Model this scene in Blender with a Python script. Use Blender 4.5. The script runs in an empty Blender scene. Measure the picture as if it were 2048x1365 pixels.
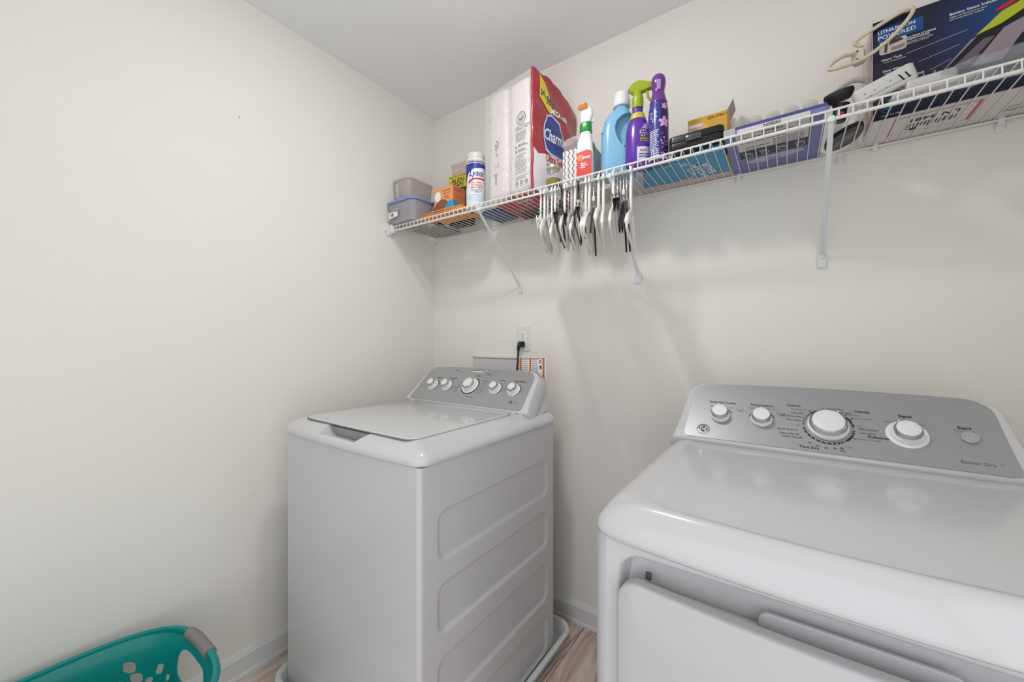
import bpy, bmesh, math, random
from mathutils import Vector, Matrix
from mathutils.geometry import tessellate_polygon
random.seed(7)
PI = math.pi
C = bpy.context.scene.collection
S = bpy.context.scene

# ------------------------------------------------------------------ camera, light, exposure
cam = bpy.data.objects.new('camera', bpy.data.cameras.new('camera'))
cam.data.sensor_width = 36; cam.data.lens = 36*776/2048
cam.data.clip_start = .02
cam.location = (1.605, -1.525, 1.206)
cam.rotation_euler = (PI/2, 0, math.atan(548/776))
C.objects.link(cam); S.camera = cam
vs = S.view_settings
vs.view_transform = 'Standard'; vs.look = 'None'; vs.gamma = 1; vs.use_curve_mapping = False
vs.exposure = 0.0
W = bpy.data.worlds.new('world'); S.world = W; W.use_nodes = True
W.node_tree.nodes['Background'].inputs[0].default_value = (.93, .97, 1, 1)
W.node_tree.nodes['Background'].inputs[1].default_value = .5
def light(name, kind, loc, energy, color, rot=(0,0,0), **k):
    d = bpy.data.lights.new(name, kind); d.energy = energy; d.color = color
    for a, b in k.items(): setattr(d, a, b)
    o = bpy.data.objects.new(name, d); o.location = loc; o.rotation_euler = rot; C.objects.link(o); return o
# the ceiling lamp over the washer's front, and two added area fills, one behind the camera, one at the right
light('ceiling_lamp_glow', 'POINT', (.96, -.89, 2.35), 4.4, (1, .985, .955), shadow_soft_size=.05)
light('ceiling_lamp_light', 'AREA', (.96, -.89, 2.405), 6.4, (1, .985, .955), shape='DISK', size=.12)
light('right_fill', 'AREA', (2.20, -1.62, 1.06), 7.5, (.965, .98, 1), rot=(0, PI/2, 0), shape='RECTANGLE', size=2.05, size_y=.92)  # added soft fill from the right, brightens the washer's side
light('front_fill', 'AREA', (1.34, -2.17, 1.05), 8.5, (.955, .975, 1), rot=(PI/2, 0, 0), shape='RECTANGLE', size=1.55, size_y=2.05)  # added soft fill behind the camera, lifts the shadows

# ------------------------------------------------------------------ materials
def lin(h):
    if isinstance(h, str):
        h = h.lstrip('#'); c = [int(h[i:i+2], 16)/255 for i in (0, 2, 4)]
    else: c = h
    return tuple(x/12.92 if x <= .04045 else ((x+.055)/1.055)**2.4 for x in c) + (1,)
MATS = {}
def mat(name, col, rough=.5, metal=0, spec=.5, coat=0, alpha=1, trans=0, ior=1.45, bump=None, noise=None, bdist=.001):
    if name in MATS: return MATS[name]
    m = bpy.data.materials.new(name); m.use_nodes = True; nt = m.node_tree
    p = nt.nodes['Principled BSDF']
    p.inputs['Base Color'].default_value = lin(col); p.inputs['Roughness'].default_value = rough
    p.inputs['Metallic'].default_value = metal; p.inputs['Specular IOR Level'].default_value = spec
    p.inputs['Coat Weight'].default_value = coat; p.inputs['Coat Roughness'].default_value = .08
    p.inputs['Alpha'].default_value = alpha; p.inputs['Transmission Weight'].default_value = trans
    p.inputs['IOR'].default_value = ior
    m.diffuse_color = lin(col)
    if bump or noise:
        tc = nt.nodes.new('ShaderNodeTexCoord')
    if bump:
        n = nt.nodes.new('ShaderNodeTexNoise'); n.inputs['Scale'].default_value = bump[0]; n.inputs['Detail'].default_value = 3
        b = nt.nodes.new('ShaderNodeBump'); b.inputs['Strength'].default_value = bump[1]; b.inputs['Distance'].default_value = bdist
        nt.links.new(tc.outputs['Object'], n.inputs['Vector']); nt.links.new(n.outputs['Fac'], b.inputs['Height'])
        nt.links.new(b.outputs['Normal'], p.inputs['Normal'])
    if noise:                                            # (scale, second colour, lo, hi)
        n = nt.nodes.new('ShaderNodeTexNoise'); n.inputs['Scale'].default_value = noise[0]; n.inputs['Detail'].default_value = 4
        r = nt.nodes.new('ShaderNodeValToRGB')
        r.color_ramp.elements[0].position = noise[2]; r.color_ramp.elements[0].color = lin(col)
        r.color_ramp.elements[1].position = noise[3]; r.color_ramp.elements[1].color = lin(noise[1])
        nt.links.new(tc.outputs['Object'], n.inputs['Vector']); nt.links.new(n.outputs['Fac'], r.inputs['Fac'])
        nt.links.new(r.outputs['Color'], p.inputs['Base Color'])
    MATS[name] = m; return m

wall_m = mat('wall_paint', '#ebe8e2', .62, spec=.25, bump=(260, .12), noise=(1.7, '#e9e6df', .35, .65))
ceil_m = mat('ceiling_paint', '#eff0f2', .9, spec=.1, bump=(300, .1))
trim_m = mat('trim_white', '#dcdddd', .3)
wire_m = mat('white_coated_wire', '#e4e3e0', .32)
appl_m = mat('white_enamel', '#cacacc', .16, coat=.3)
side_m = mat('grey_white_enamel', '#cccbcd', .16)
panel_m = mat('speckled_silver', '#a7a8aa', .38, metal=.55, noise=(900, '#c9cacc', .52, .75))
chrome_m = mat('chrome', '#d8d8d8', .12, metal=1)
steel_m = mat('dull_steel', '#a9aaac', .3, metal=1)
knob_m = mat('knob_white', '#ececec', .25)
dark_m = mat('dark_print', '#2c2d33', .6)
grey_m = mat('grey_print', '#74757a', .6)
pblue_m = mat('blue_grey_print', '#4d6377', .6)
white_m = mat('white_plastic', '#e9e8e5', .3)
whitep_m = mat('white_print', '#f0f0ee', .5)
black_m = mat('black_plastic', '#17171a', .28)
blackm_m = mat('matt_black_plastic', '#232223', .5)
gap_m = mat('dark_gap', '#1a1a1c', .8)
cable_m = mat('black_cable', '#151516', .5)
card_m = mat('raw_cardboard', '#b9a79b', .9, noise=(60, '#c7b8ad', .4, .6))
teal_m = mat('teal_plastic', '#0b8a84', .3, bump=(90, .06))
grip_m = mat('grey_rubber', '#88807f', .6)
pan_m = mat('pan_plastic', '#d5d7d6', .3, bump=(120, .1))
red_m = mat('red_print', '#c2202f', .4)

# ------------------------------------------------------------------ mesh helpers
def obj(name, bm, m, parent=None, smooth=40, loc=None, rot=None):
    me = bpy.data.meshes.new(name)
    bmesh.ops.recalc_face_normals(bm, faces=bm.faces[:])
    bm.to_mesh(me); bm.free()
    for x in (m if isinstance(m, (list, tuple)) else [m]): me.materials.append(x)
    if smooth:
        me.polygons.foreach_set('use_smooth', [True]*len(me.polygons)); me.set_sharp_from_angle(angle=math.radians(smooth))
    o = bpy.data.objects.new(name, me); C.objects.link(o)
    if parent: o.parent = parent
    if loc: o.location = loc
    if rot: o.rotation_euler = rot
    return o
def thing(name, label, cat, loc=(0,0,0), rot=(0,0,0), group=None):
    o = bpy.data.objects.new(name, None); o.empty_display_size = .05; C.objects.link(o)
    o.location = loc; o.rotation_euler = rot if isinstance(rot, tuple) else (0,0,rot)
    return tag(o, label, cat, group)
def tag(o, label, cat, group=None):
    o['label'] = label; o['category'] = cat
    if group: o['group'] = group
    return o
def struct(o, label=None):
    o['kind'] = 'structure'
    if label: o['label'] = label
    return o
def NB(): return bmesh.new()
def box(bm, x0, x1, y0, y1, z0, z1, bev=0, seg=2, M=None):
    r = bmesh.ops.create_cube(bm, size=1)
    vs = r['verts']
    for v in vs: v.co = Vector((x0+(x1-x0)*(v.co.x+.5), y0+(y1-y0)*(v.co.y+.5), z0+(z1-z0)*(v.co.z+.5)))
    if bev:
        es = list({e for v in vs for e in v.link_edges})
        r2 = bmesh.ops.bevel(bm, geom=es, offset=bev, segments=seg, affect='EDGES', profile=.5)
        vs = list({v for f in r2['faces'] for v in f.verts} | {v for v in vs if v.is_valid})
    if M:
        for v in vs: v.co = M @ v.co
    return bm
def loft(bm, rings, cap=True, closed=True, M=None):
    vr = [[bm.verts.new((M @ Vector(p)) if M else p) for p in r] for r in rings]
    n = len(vr[0])
    for a, b in zip(vr, vr[1:]):
        for i in range(n if closed else n-1):
            j = (i+1) % n
            bm.faces.new((a[i], a[j], b[j], b[i]))
    if cap:
        bm.faces.new(vr[0][::-1]); bm.faces.new(vr[-1])
    return vr
def lathe(bm, prof, n=32, c=(0,0), M=None, sx=1, sy=1, cap=True):
    rings = [[(c[0]+r*sx*math.cos(2*PI*i/n), c[1]+r*sy*math.sin(2*PI*i/n), z) for i in range(n)] for r, z in prof]
    loft(bm, rings, cap=cap, M=M); return bm
def tube(bm, pts, r, n=8, flat=1.0, up=None, caps=True, closed=False):
    pts = [Vector(p) for p in pts]; N = len(pts); rings = []; prev = None
    for i, p in enumerate(pts):
        if closed: t = (pts[(i+1) % N]-pts[i-1]).normalized()
        else: t = (pts[min(i+1, N-1)]-pts[max(i-1, 0)]).normalized()
        if up: a = Vector(up)
        elif prev is not None: a = prev
        else: a = Vector((0,0,1)) if abs(t.z) < .9 else Vector((1,0,0))
        a = (a - t*a.dot(t)).normalized(); prev = a; b = t.cross(a)
        rr = r(i/(N-1)) if callable(r) else r
        rings.append([p + a*(rr*math.cos(2*PI*k/n)) + b*(rr*flat*math.sin(2*PI*k/n)) for k in range(n)])
    if closed: rings.append(rings[0])
    loft(bm, [[tuple(v) for v in q] for q in rings], cap=caps and not closed)
    return bm
def smooth_path(pts, n=6):                                # Catmull-Rom
    P = [Vector(p) for p in pts]; out = []
    for i in range(len(P)-1):
        a, b, c, d = P[max(i-1,0)], P[i], P[i+1], P[min(i+2, len(P)-1)]
        for k in range(n):
            t = k/n
            out.append(.5*((2*b)+(-a+c)*t+(2*a-5*b+4*c-d)*t*t+(-a+3*b-3*c+d)*t**3))
    out.append(P[-1]); return out
def rrect(w, d, r, n=6, bow=0, cx=0, cy=0):               # rounded rectangle; bow pushes the -y side outwards
    pts = []; r = max(min(r, w/2-1e-4, d/2-1e-4), 1e-4)
    for qx, qy, a0 in ((1, -1, -PI/2), (1, 1, 0), (-1, 1, PI/2), (-1, -1, PI)):
        for k in range(n+1):
            a = a0 + PI/2*k/n
            pts.append([qx*(w/2-r)+r*math.cos(a), qy*(d/2-r)+r*math.sin(a)])
    if bow:                                                # extra points along the front, bowed
        m = 12; a, b = pts[-1], pts[0]
        pts += [[a[0]+(b[0]-a[0])*k/m, a[1]] for k in range(1, m)]
        for p in pts:
            if p[1] < 0: p[1] -= bow*max(0, 1-(p[0]/(w/2))**2)*min(1, (-p[1]/(d/2))**3)
    return [(cx+p[0], cy+p[1]) for p in pts]
def rslab(bm, cx, cy, w, d, z0, z1, r, e=0, e0=0, bow=0, n=6, M=None, es=4):   # rounded slab with rounded top (e) / bottom (e0) edges
    rings = []
    if e0:
        for k in range(es+1):
            a = PI/2*k/es; i = e0*(1-math.sin(a)); rings.append((i, z0+e0*(1-math.cos(a))))
    else: rings.append((0, z0))
    if e:
        for k in range(es+1):
            a = PI/2*k/es; rings.append((e*(1-math.cos(a)), z1-e+e*math.sin(a)))
    else: rings.append((0, z1))
    loft(bm, [[(x, y, z) for x, y in rrect(w-2*i, d-2*i, r-i, n, bow, cx, cy)] for i, z in rings], M=M)
    return bm
def boolean(o, cutter, op='DIFFERENCE'):
    md = o.modifiers.new('b', 'BOOLEAN'); md.operation = op; md.object = cutter; md.solver = 'EXACT'
    bpy.context.view_layer.update()
    dg = bpy.context.evaluated_depsgraph_get()
    me = bpy.data.meshes.new_from_object(o.evaluated_get(dg))
    o.modifiers.clear(); old = o.data; o.data = me; me.name = old.name; bpy.data.meshes.remove(old)
    bpy.data.objects.remove(cutter)
    if len(me.materials) > 1: pass
    me.polygons.foreach_set('use_smooth', [True]*len(me.polygons)); me.set_sharp_from_angle(angle=math.radians(35))
    return o
_tc = {}
def text_geo(s, bold=0, space=1):
    k = (s, bold, space)
    if k in _tc: return _tc[k]
    cu = bpy.data.curves.new('t', 'FONT'); cu.body = s; cu.size = 1; cu.offset = bold; cu.resolution_u = 2
    cu.align_x = 'CENTER'; cu.align_y = 'CENTER'; cu.space_character = space
    o = bpy.data.objects.new('t', cu)
    me = bpy.data.meshes.new_from_object(o)
    g = ([tuple(v.co) for v in me.vertices], [tuple(p.vertices) for p in me.polygons])
    bpy.data.objects.remove(o); bpy.data.curves.remove(cu); bpy.data.meshes.remove(me)
    _tc[k] = g; return g
class Print:
    """flat print on a surface: f maps (x, y, height) on the label to a point"""
    def __init__(s, f, fine=0): s.f = f; s.fine = fine; s.v = []; s.p = []; s.mi = []; s.mats = []; s.h = .0004
    def _add(s, V, F, m, h):
        if m not in s.mats: s.mats.append(m)
        k = s.mats.index(m); b = len(s.v)
        if s.fine:
            bm = bmesh.new(); vv = [bm.verts.new((x, y, 0)) for x, y in V]
            for f in F:
                tri = tessellate_polygon([[Vector((*V[i], 0)) for i in f]]) if len(f) > 3 else [(0, 1, 2)]
                for q in tri:
                    try: bm.faces.new([vv[f[k]] for k in q])
                    except ValueError: pass
            for _ in range(6):
                es = [e for e in bm.edges if e.calc_length() > s.fine]
                if not es: break
                bmesh.ops.subdivide_edges(bm, edges=es, cuts=1)
                bmesh.ops.triangulate(bm, faces=[f for f in bm.faces if len(f.verts) > 4])
            bm.verts.index_update()
            V = [(v.co.x, v.co.y) for v in bm.verts]; F = [tuple(v.index for v in f.verts) for f in bm.faces]; bm.free()
        s.v += [tuple(s.f(x, y, h)) for x, y in V]
        s.p += [tuple(i+b for i in f) for f in F]; s.mi += [k]*len(F)
    def text(s, t, x, y, size, m, bold=0, rot=0, h=None, sx=1, mirror=False, shear=0):
        V, F = text_geo(t, bold); c, sn = math.cos(rot), math.sin(rot); o = []
        for a, b, _ in V:
            a, b = (a+shear*b)*size*sx*(-1 if mirror else 1), b*size
            o.append((x+a*c-b*sn, y+a*sn+b*c))
        s._add(o, F, m, h or s.h*2.2); return s
    def poly(s, pts, m, h=None): s._add(pts, [tuple(range(len(pts)))], m, h or s.h); return s
    def rect(s, x0, x1, y0, y1, m, h=None):
        if s.fine:
            nx = max(1, int(abs(x1-x0)/s.fine)); V = [(x0+(x1-x0)*i/nx, y) for i in range(nx+1) for y in (y0, y1)]
            s._add(V, [(2*i, 2*i+2, 2*i+3, 2*i+1) for i in range(nx)], m, h or s.h)
        else: s.poly([(x0, y0), (x1, y0), (x1, y1), (x0, y1)], m, h)
        return s
    def ring(s, x, y, r0, r1, m, a0=0, a1=2*PI, n=28, h=None):
        n = max(3, int(n*abs(a1-a0)/(2*PI))); V = []
        for i in range(n+1):
            a = a0+(a1-a0)*i/n; V += [(x+r0*math.cos(a), y+r0*math.sin(a)), (x+r1*math.cos(a), y+r1*math.sin(a))]
        s._add(V, [(2*i, 2*i+1, 2*i+3, 2*i+2) for i in range(n)], m, h or s.h); return s
    def disc(s, x, y, r, m, h=None, sy=1):
        s.poly([(x+r*math.cos(2*PI*i/24), y+r*sy*math.sin(2*PI*i/24)) for i in range(24)], m, h); return s
    def lines(s, x0, x1, y, n, dy, hgt, m, h=None, rag=.35):   # rows of unreadably small print
        for i in range(n):
            xx = x0; yy = y-i*dy; end = x1-(x1-x0)*random.random()*rag
            while xx < end:
                w = random.uniform(.8, 3)*hgt*1.6; s.rect(xx, min(xx+w, end), yy-hgt/2, yy+hgt/2, m, h); xx += w+hgt*.7
        return s
    def barcode(s, x0, x1, y0, y1, m, vert=True, n=16):
        s.rect(x0, x1, y0, y1, whitep_m)
        for i in range(n):
            w = random.choice((.25, .5, .7))/n
            if vert: s.rect(x0+(x1-x0)*(i+.2)/n, x0+(x1-x0)*((i+.2)/n+w), y0, y1, m, s.h*2)
            else: s.rect(x0, x1, y0+(y1-y0)*(i+.2)/n, y0+(y1-y0)*((i+.2)/n+w), m, s.h*2)
        return s
    def build(s, name, parent):
        me = bpy.data.meshes.new(name); me.from_pydata(s.v, [], s.p)
        for m in s.mats: me.materials.append(m)
        me.polygons.foreach_set('material_index', s.mi); me.update()
        o = bpy.data.objects.new(name, me); C.objects.link(o); o.parent = parent; return o
def plane_f(o, ex, ey):                                    # label plane at o, axes ex, ey
    o, ex, ey = Vector(o), Vector(ex).normalized(), Vector(ey).normalized(); n = ex.cross(ey)
    return lambda x, y, h: o+ex*x+ey*y+n*h
def cyl_f(R, c=(0,0), a0=-PI/2, sx=1, sy=1):              # R(z) radius; x is arc length from direction a0
    def f(x, y, h):
        r = R(y); a = a0+x/R(None); return Vector((c[0]+(r+h)*sx*math.cos(a), c[1]+(r+h)*sy*math.sin(a), y))
    return f
def prof_R(prof, mid):
    pr = sorted(prof, key=lambda q: q[1])
    def R(z):
        if z is None: return mid
        for (r0, z0), (r1, z1) in zip(pr, pr[1:]):
            if z0 <= z <= z1 and z1 > z0: return r0+(r1-r0)*(z-z0)/(z1-z0)
        return pr[-1][0]
    return R

# ------------------------------------------------------------------ the room
RX, FY, H = 2.22, -2.2, 2.44
def slab(name, m, *b): return struct(obj(name, box(NB(), *b), m, smooth=0))
wl = slab('wall_left', wall_m, -.1, 0, FY-.1, .1, -.02, H)
wb = slab('wall_back', wall_m, 0, RX, 0, .1, -.02, H)
bm = NB(); box(bm, RX, RX+.1, FY-.1, -2.10, -.02, H); box(bm, RX, RX+.1, -1.14, .1, -.02, H); box(bm, RX, RX+.1, -2.10, -1.14, 2.11, H)  # unseen opening, made for the added fill at the right
struct(obj('wall_right', bm, wall_m, smooth=0))
bm = NB()
box(bm, 0, .34, FY-.1, FY, -.02, H); box(bm, 2.14, RX, FY-.1, FY, -.02, H); box(bm, .34, 2.14, FY-.1, FY, 2.17, H)  # wide unseen opening, made for the added fill behind the camera
struct(obj('wall_front', bm, wall_m, smooth=0))
slab('ceiling', ceil_m, -.1, RX+.1, FY-.1, .1, H, H+.1)

# floor of wood-look vinyl planks, each plank a piece
def wood(name, a, b, c):
    m = bpy.data.materials.new(name); m.use_nodes = True; nt = m.node_tree; p = nt.nodes['Principled BSDF']
    tc = nt.nodes.new('ShaderNodeTexCoord'); oi = nt.nodes.new('ShaderNodeObjectInfo'); ad = nt.nodes.new('ShaderNodeVectorMath'); ad.operation = 'ADD'
    mp = nt.nodes.new('ShaderNodeMapping'); mp.inputs['Scale'].default_value = (9, 1.6, 1)
    ns = nt.nodes.new('ShaderNodeTexNoise'); ns.inputs['Scale'].default_value = 2.2; ns.inputs['Detail'].default_value = 7; ns.inputs['Distortion'].default_value = 1.6
    cr = nt.nodes.new('ShaderNodeValToRGB'); e = cr.color_ramp.elements
    e[0].position = .33; e[0].color = lin(a); e[1].position = .66; e[1].color = lin(c); k = cr.color_ramp.elements.new(.48); k.color = lin(b)
    nt.links.new(tc.outputs['Object'], ad.inputs[0]); nt.links.new(oi.outputs['Random'], ad.inputs[1])
    nt.links.new(ad.outputs[0], mp.inputs['Vector']); nt.links.new(mp.outputs[0], ns.inputs['Vector'])
    nt.links.new(ns.outputs['Fac'], cr.inputs['Fac']); nt.links.new(cr.outputs['Color'], p.inputs['Base Color'])
    p.inputs['Roughness'].default_value = .38; return m
wood_m = wood('vinyl_plank', '#a38c80', '#c6b0a6', '#dccdc4')
fl = slab('floor', mat('plank_joint', '#5b4a42', .9), 0, RX, FY, 0, -.03, -.002)
pw, plen = .152, 1.22
for i in range(15):
    off = [-.35, -.8, -.1, -.6][i % 4]
    for k in range(4):
        x0 = i*pw+.001; x1 = min((i+1)*pw-.001, RX); y0 = max(FY+.001, FY+off+k*plen+.001); y1 = min(-.001, FY+off+(k+1)*plen-.001)
        if x1-x0 < .02 or y1-y0 < .02: continue
        obj('plank', box(NB(), x0-x0, x1-x0, 0, y1-y0, -.004, 0, .0008, 1), wood_m, fl, loc=(x0, y0, 0))

# baseboards: moulded profile and a shoe strip
def baseboard(name, a, b, nrm):
    a, b, nrm = Vector(a), Vector(b), Vector(nrm)
    prof = [(0, 0), (.017, 0), (.017, .006), (.0155, .012), (.0125, .015), (.0125, .064), (.0135, .066), (.0135, .070), (.011, .073), (.0095, .079), (.006, .084), (.0045, .088), (0, .089)]
    loft(bm_ := NB(), [[tuple(p+nrm*d+Vector((0,0,z))) for d, z in prof] for p in (a, b)])
    return struct(obj(name, bm_, trim_m, smooth=25))
baseboard('baseboard_left', (0, FY, 0), (0, 0, 0), (1, 0, 0))
baseboard('baseboard_back', (0, 0, 0), (RX, 0, 0), (0, -1, 0))
baseboard('baseboard_right', (RX, -1.14, 0), (RX, 0, 0), (-1, 0, 0))
# scuffs and a nail hole on the painted wall
P = Print(plane_f((0, 0, 0), (0, 1, 0), (0, 0, 1)))
scf = mat('scuff_grey', '#8a857c', .8); scl = mat('scuff_faint', '#c3beb3', .8)
for y, z, w, h, m in ((-.952, 2.01, .004, .009, scf), (-1.247, 1.068, .011, .0015, scl), (-.905, .635, .006, .002, scf), (-.93, .64, .003, .002, scl), (-.7, .86, .003, .002, scl), (-.69, .5, .003, .004, scl)):
    P.poly([(y-w/2, z-h*.3), (y, z-h/2), (y+w/2, z+h*.2), (y+w*.1, z+h/2)], m)
P.build('scuff_marks', wl)
# ceiling lamp: the light the shadows come from
t = thing('ceiling_light', 'round flush ceiling lamp above the washer', 'light', (.97, -.90, H))
obj('lamp_base', lathe(NB(), [(.03, 0), (.11, 0), (.11, -.012), (.10, -.02), (.03, -.02)]), steel_m, t)
obj('bulb_holder', lathe(NB(), [(.012, -.021), (.02, -.021), (.018, -.05), (.012, -.05)]), white_m, t)

# ------------------------------------------------------------------ wire shelf
DZ = 1.772                                                 # top of the deck wires
shelf = thing('wire_shelf', 'long white coated wire shelf with a ladder-like front lip on the back wall', 'shelf', (0, 0, DZ))
X0, X1 = .022, RX-.02
def rod(name, p, q, r, n=8, parent=None): return obj(name, tube(NB(), [p, q], r, n), wire_m, parent or shelf)
rod('front_rail', (X0, -.305, -.026), (X1, -.305, -.026), .0042, 10)
rod('lip_rail', (X0, -.305, -.004), (X1, -.305, -.004), .0029)
rod('back_rail', (X0, -.010, -.006), (X1, -.010, -.006), .003)
wm = None; k = 0; x = .033
while x < X1:
    if wm is None:
        b = NB(); tube(b, [(0, -.006, -.0017), (0, -.298, -.0017), (0, -.3035, -.0035), (0, -.3085, -.009), (0, -.309, -.026)], .00155, 6, up=(1, 0, 0))
        o = obj('deck_wire', b, wire_m, shelf, loc=(x, 0, 0)); wm = o
    else:
        o = wm.copy(); C.objects.link(o); o.parent = shelf; o.location = (x, 0, 0)
    x += .0254; k += 1
# end bracket on the left wall
b = NB(); box(b, 0, .010, -.325, -.287, -.045, .012, .002); box(b, .008, .036, -.3145, -.294, -.036, .006, .003)
box(b, .0, .012, -.335, -.318, -.03, -.004, .002)
obj('end_bracket', b, wire_m, shelf)
b = NB(); box(b, 0, .008, -.03, -.002, -.03, .006, .002); obj('end_bracket', b, wire_m, shelf)
for x, w in ((.075, 0), (.36, 0), (.64, 0), (.92, 0), (1.20, 0), (1.474, 1), (1.737, 1), (1.815, 0), (2.05, 1)):
    b = NB(); box(b, -.006, .006, -.012, -.0005, -.018, .002, .0015)
    if w: box(b, -.009, .009, -.006, -.0005, -.034, -.012, .002); lathe(b, [(.0001, 0), (.0045, 0), (.0045, .002), (.0001, .003)], 10, M=Matrix.Translation((0, -.006, -.025)) @ Matrix.Rotation(PI/2, 4, 'X'))
    obj('wall_clip', b, wire_m, shelf, loc=(x, 0, 0))
# diagonal support braces
for x in (.576, 1.135, 1.695):
    b = NB()
    tube(b, smooth_path([(0, -.305, -.017), (0, -.300, -.030), (0, -.285, -.049), (0, -.15, -.170), (0, -.030, -.283), (0, -.012, -.300), (0, -.006, -.314)], 4), .0062, 8, flat=.7, up=(1, 0, 0))
    box(b, -.007, .007, -.312, -.298, -.034, -.021, .002)
    o = obj('support_brace', b, mat('brace_white', '#dcdee2', .35), shelf, loc=(x, 0, 0))
    b = NB(); box(b, -.012, .012, -.007, -.0005, -.342, -.300, .003, 2)
    f = obj('brace_foot', b, mat('brace_white', '', .35), o)
    b = NB(); lathe(b, [(.0001, 0), (.0045, 0), (.004, .0018), (.0001, .0022)], 10, M=Matrix.Translation((0, -.007, -.325)) @ Matrix.Rotation(PI/2, 4, 'X')); f2 = obj('screw', b, wire_m, o)

# ------------------------------------------------------------------ washer, dryer shared builders
def sdf_rr(x, y, cx, cy, w, h, r):
    qx, qy = abs(x-cx)-w/2+r, abs(y-cy)-h/2+r
    return math.hypot(max(qx, 0), max(qy, 0))+min(max(qx, qy), 0)-r
def axis_samples(a, b, marks, coarse, fine, band):
    out = [a]; p = a
    while p < b-1e-6:
        near = any(abs(p-m) < band for m in marks); p = min(b, p+(fine if near else coarse)); out.append(p)
    return out
def relief(us, vs, rects, depth, soft, place):             # sheet with stamped rounded recesses
    b = NB(); g = []
    for u in us:
        col = []
        for v in vs:
            d = 0
            for (cx, cy, w, h, r) in rects:
                s = sdf_rr(u, v, cx, cy, w, h, r)
                t_ = min(1, max(0, -s/soft)); t_ = t_*t_*(3-2*t_); d = max(d, depth*t_)
            col.append(b.verts.new(place(u, v, d)))
        g.append(col)
    for i in range(len(us)-1):
        for j in range(len(vs)-1): b.faces.new((g[i][j], g[i+1][j], g[i+1][j+1], g[i][j+1]))
    return b
# machine frame: origin at the middle of the width on the floor line, front at y=0 (local), back at +.69
def console(t, z0, knobs, zpan):
    """sloping control console; face runs from (y=.506,z=z0+.012) up to (.642, z0+.146)"""
    O = Vector((0, .500, z0+.004)); U = Vector((0, .137, .137)).normalized(); Nn = Vector((0, -1, 1)).normalized()*-1
    Nn = Vector((0, -U.z, U.y))
    def outline(hw0, hw1, L, r, ins=0, n=7):
        pts = []
        hw0 -= ins; hw1 -= ins; lo = ins; hi = L-ins; r = max(r-ins, .004)
        def W(s): q = (s-lo)/(hi-lo); return hw0+(hw1-hw0)*(1-(1-q)**1.8)
        for k in range(9): s = lo+(hi-r-lo)*k/8; pts.append((W(s), s))
        cx, cs = W(hi-r)-r, hi-r
        for k in range(1, n+1): a = PI/2*k/n; pts.append((cx+r*math.cos(a), cs+r*math.sin(a)))
        m = [(-x, s) for x, s in pts[::-1]]
        top = [(pts[-1][0]*(1-2*k/8), hi+.006*(1-(1-2*k/8)**2)) for k in range(1, 8)]
        pts[-1] = (pts[-1][0], hi); m[0] = (m[0][0], hi)
        return pts+top+m
    L = .203
    def ring(ins, depth): return [tuple(O+Vector((x, 0, 0))+U*s+Nn*(-depth)) for x, s in outline(.330, .308, L, .055, ins)]
    R = [ring(.010, 0), ring(.005, .0012), ring(.0018, .005), ring(0, .011)]
    R += [ring(-.006, .030), ring(-.006, .052), ring(.002, .056)]
    b = NB(); loft(b, R); obj('console', b, appl_m, t, smooth=50)
    b = NB(); oc = outline(.324, .302, L-.006, .052)
    loft(b, [[tuple(O+Vector((x, 0, 0))+U*s+Nn*(-.050)) for x, s in oc], [(x, .655, O.z+U.z*s-.003) for x, s in oc], [(x*.99, .674, O.z+U.z*s*.97-.003) for x, s in oc]]); obj('console_back', b, side_m, t, smooth=30)
    # silver face
    PO = [(x, s) for x, s in outline(.300, .290, .185, .045, 0)]
    b = NB()
    def pp(x, s, h): return tuple(O+Vector((x, 0, 0))+U*(s+.0095)+Nn*h)
    lo = [(x, s) for x, s in PO]
    c = .012                                               # round the lower corners a little
    lo = [(lo[0][0]-c, 0), (lo[0][0]-c*.3, c*.3)]+[(x, max(s, c)) for x, s in lo[1:-1]]+[(-lo[0][0]+c*.3, c*.3), (-lo[0][0]+c, 0)]
    loft(b, [[pp(x, s, 0) for x, s in lo], [pp(x, s, .0018) for x, s in lo]])
    obj('control_panel', b, panel_m, t, smooth=30)
    F = lambda x, y, h: O+Vector((x, 0, 0))+U*(y+.0095)+Nn*(h+.0018)
    Mx = Matrix(((1, 0, 0, 0), (0, U.y, Nn.y, 0), (0, U.z, Nn.z, 0), (0, 0, 0, 1)))
    for (x, s, r, ang, shine) in knobs:
        o0 = F(x, s, 0); M = Matrix.Translation(o0) @ Mx
        if shine:
            d = lathe(NB(), [(r*1.45, 0), (r*1.62, .0003), (r*1.6, .0014), (r*1.45, .0016), (r*1.2, .0009), (r*.3, .0009)], 36, M=M)
            obj('reflection_ring', d, knob_m, t)  # white ring stands in for light reflected round the knob
        kb = lathe(NB(), [(r*1.16, .001), (r*1.22, .002), (r*1.19, .009), (r*1.12, .0095), (r*1.10, .011), (r*1.08, .016), (r*.6, .0165)], 40, M=M)
        ko = obj('knob', kb, knob_m, t)
        obj('chrome_band', lathe(NB(), [(r*1.0, .016), (r*1.11, .0165), (r*1.10, .019), (r*.93, .0255), (r*.85, .0255)], 40, M=M), chrome_m, ko)
        obj('knob_cap', lathe(NB(), [(r*.90, .0245), (r*.915, .0258), (r*.86, .0268), (r*.4, .0270), (.0002, .0270)], 40, M=M), mat('knob_cap_white', '#e6e6e6', .4), ko)
        q = NB(); a = ang; box(q, -.0011, .0011, r*.55, r*1.13, .0258, .0275, .0004, 1, M=M @ Matrix.Rotation(a, 4, 'Z')); obj('pointer', q, white_m, ko)
    return F, M, Mx
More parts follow.
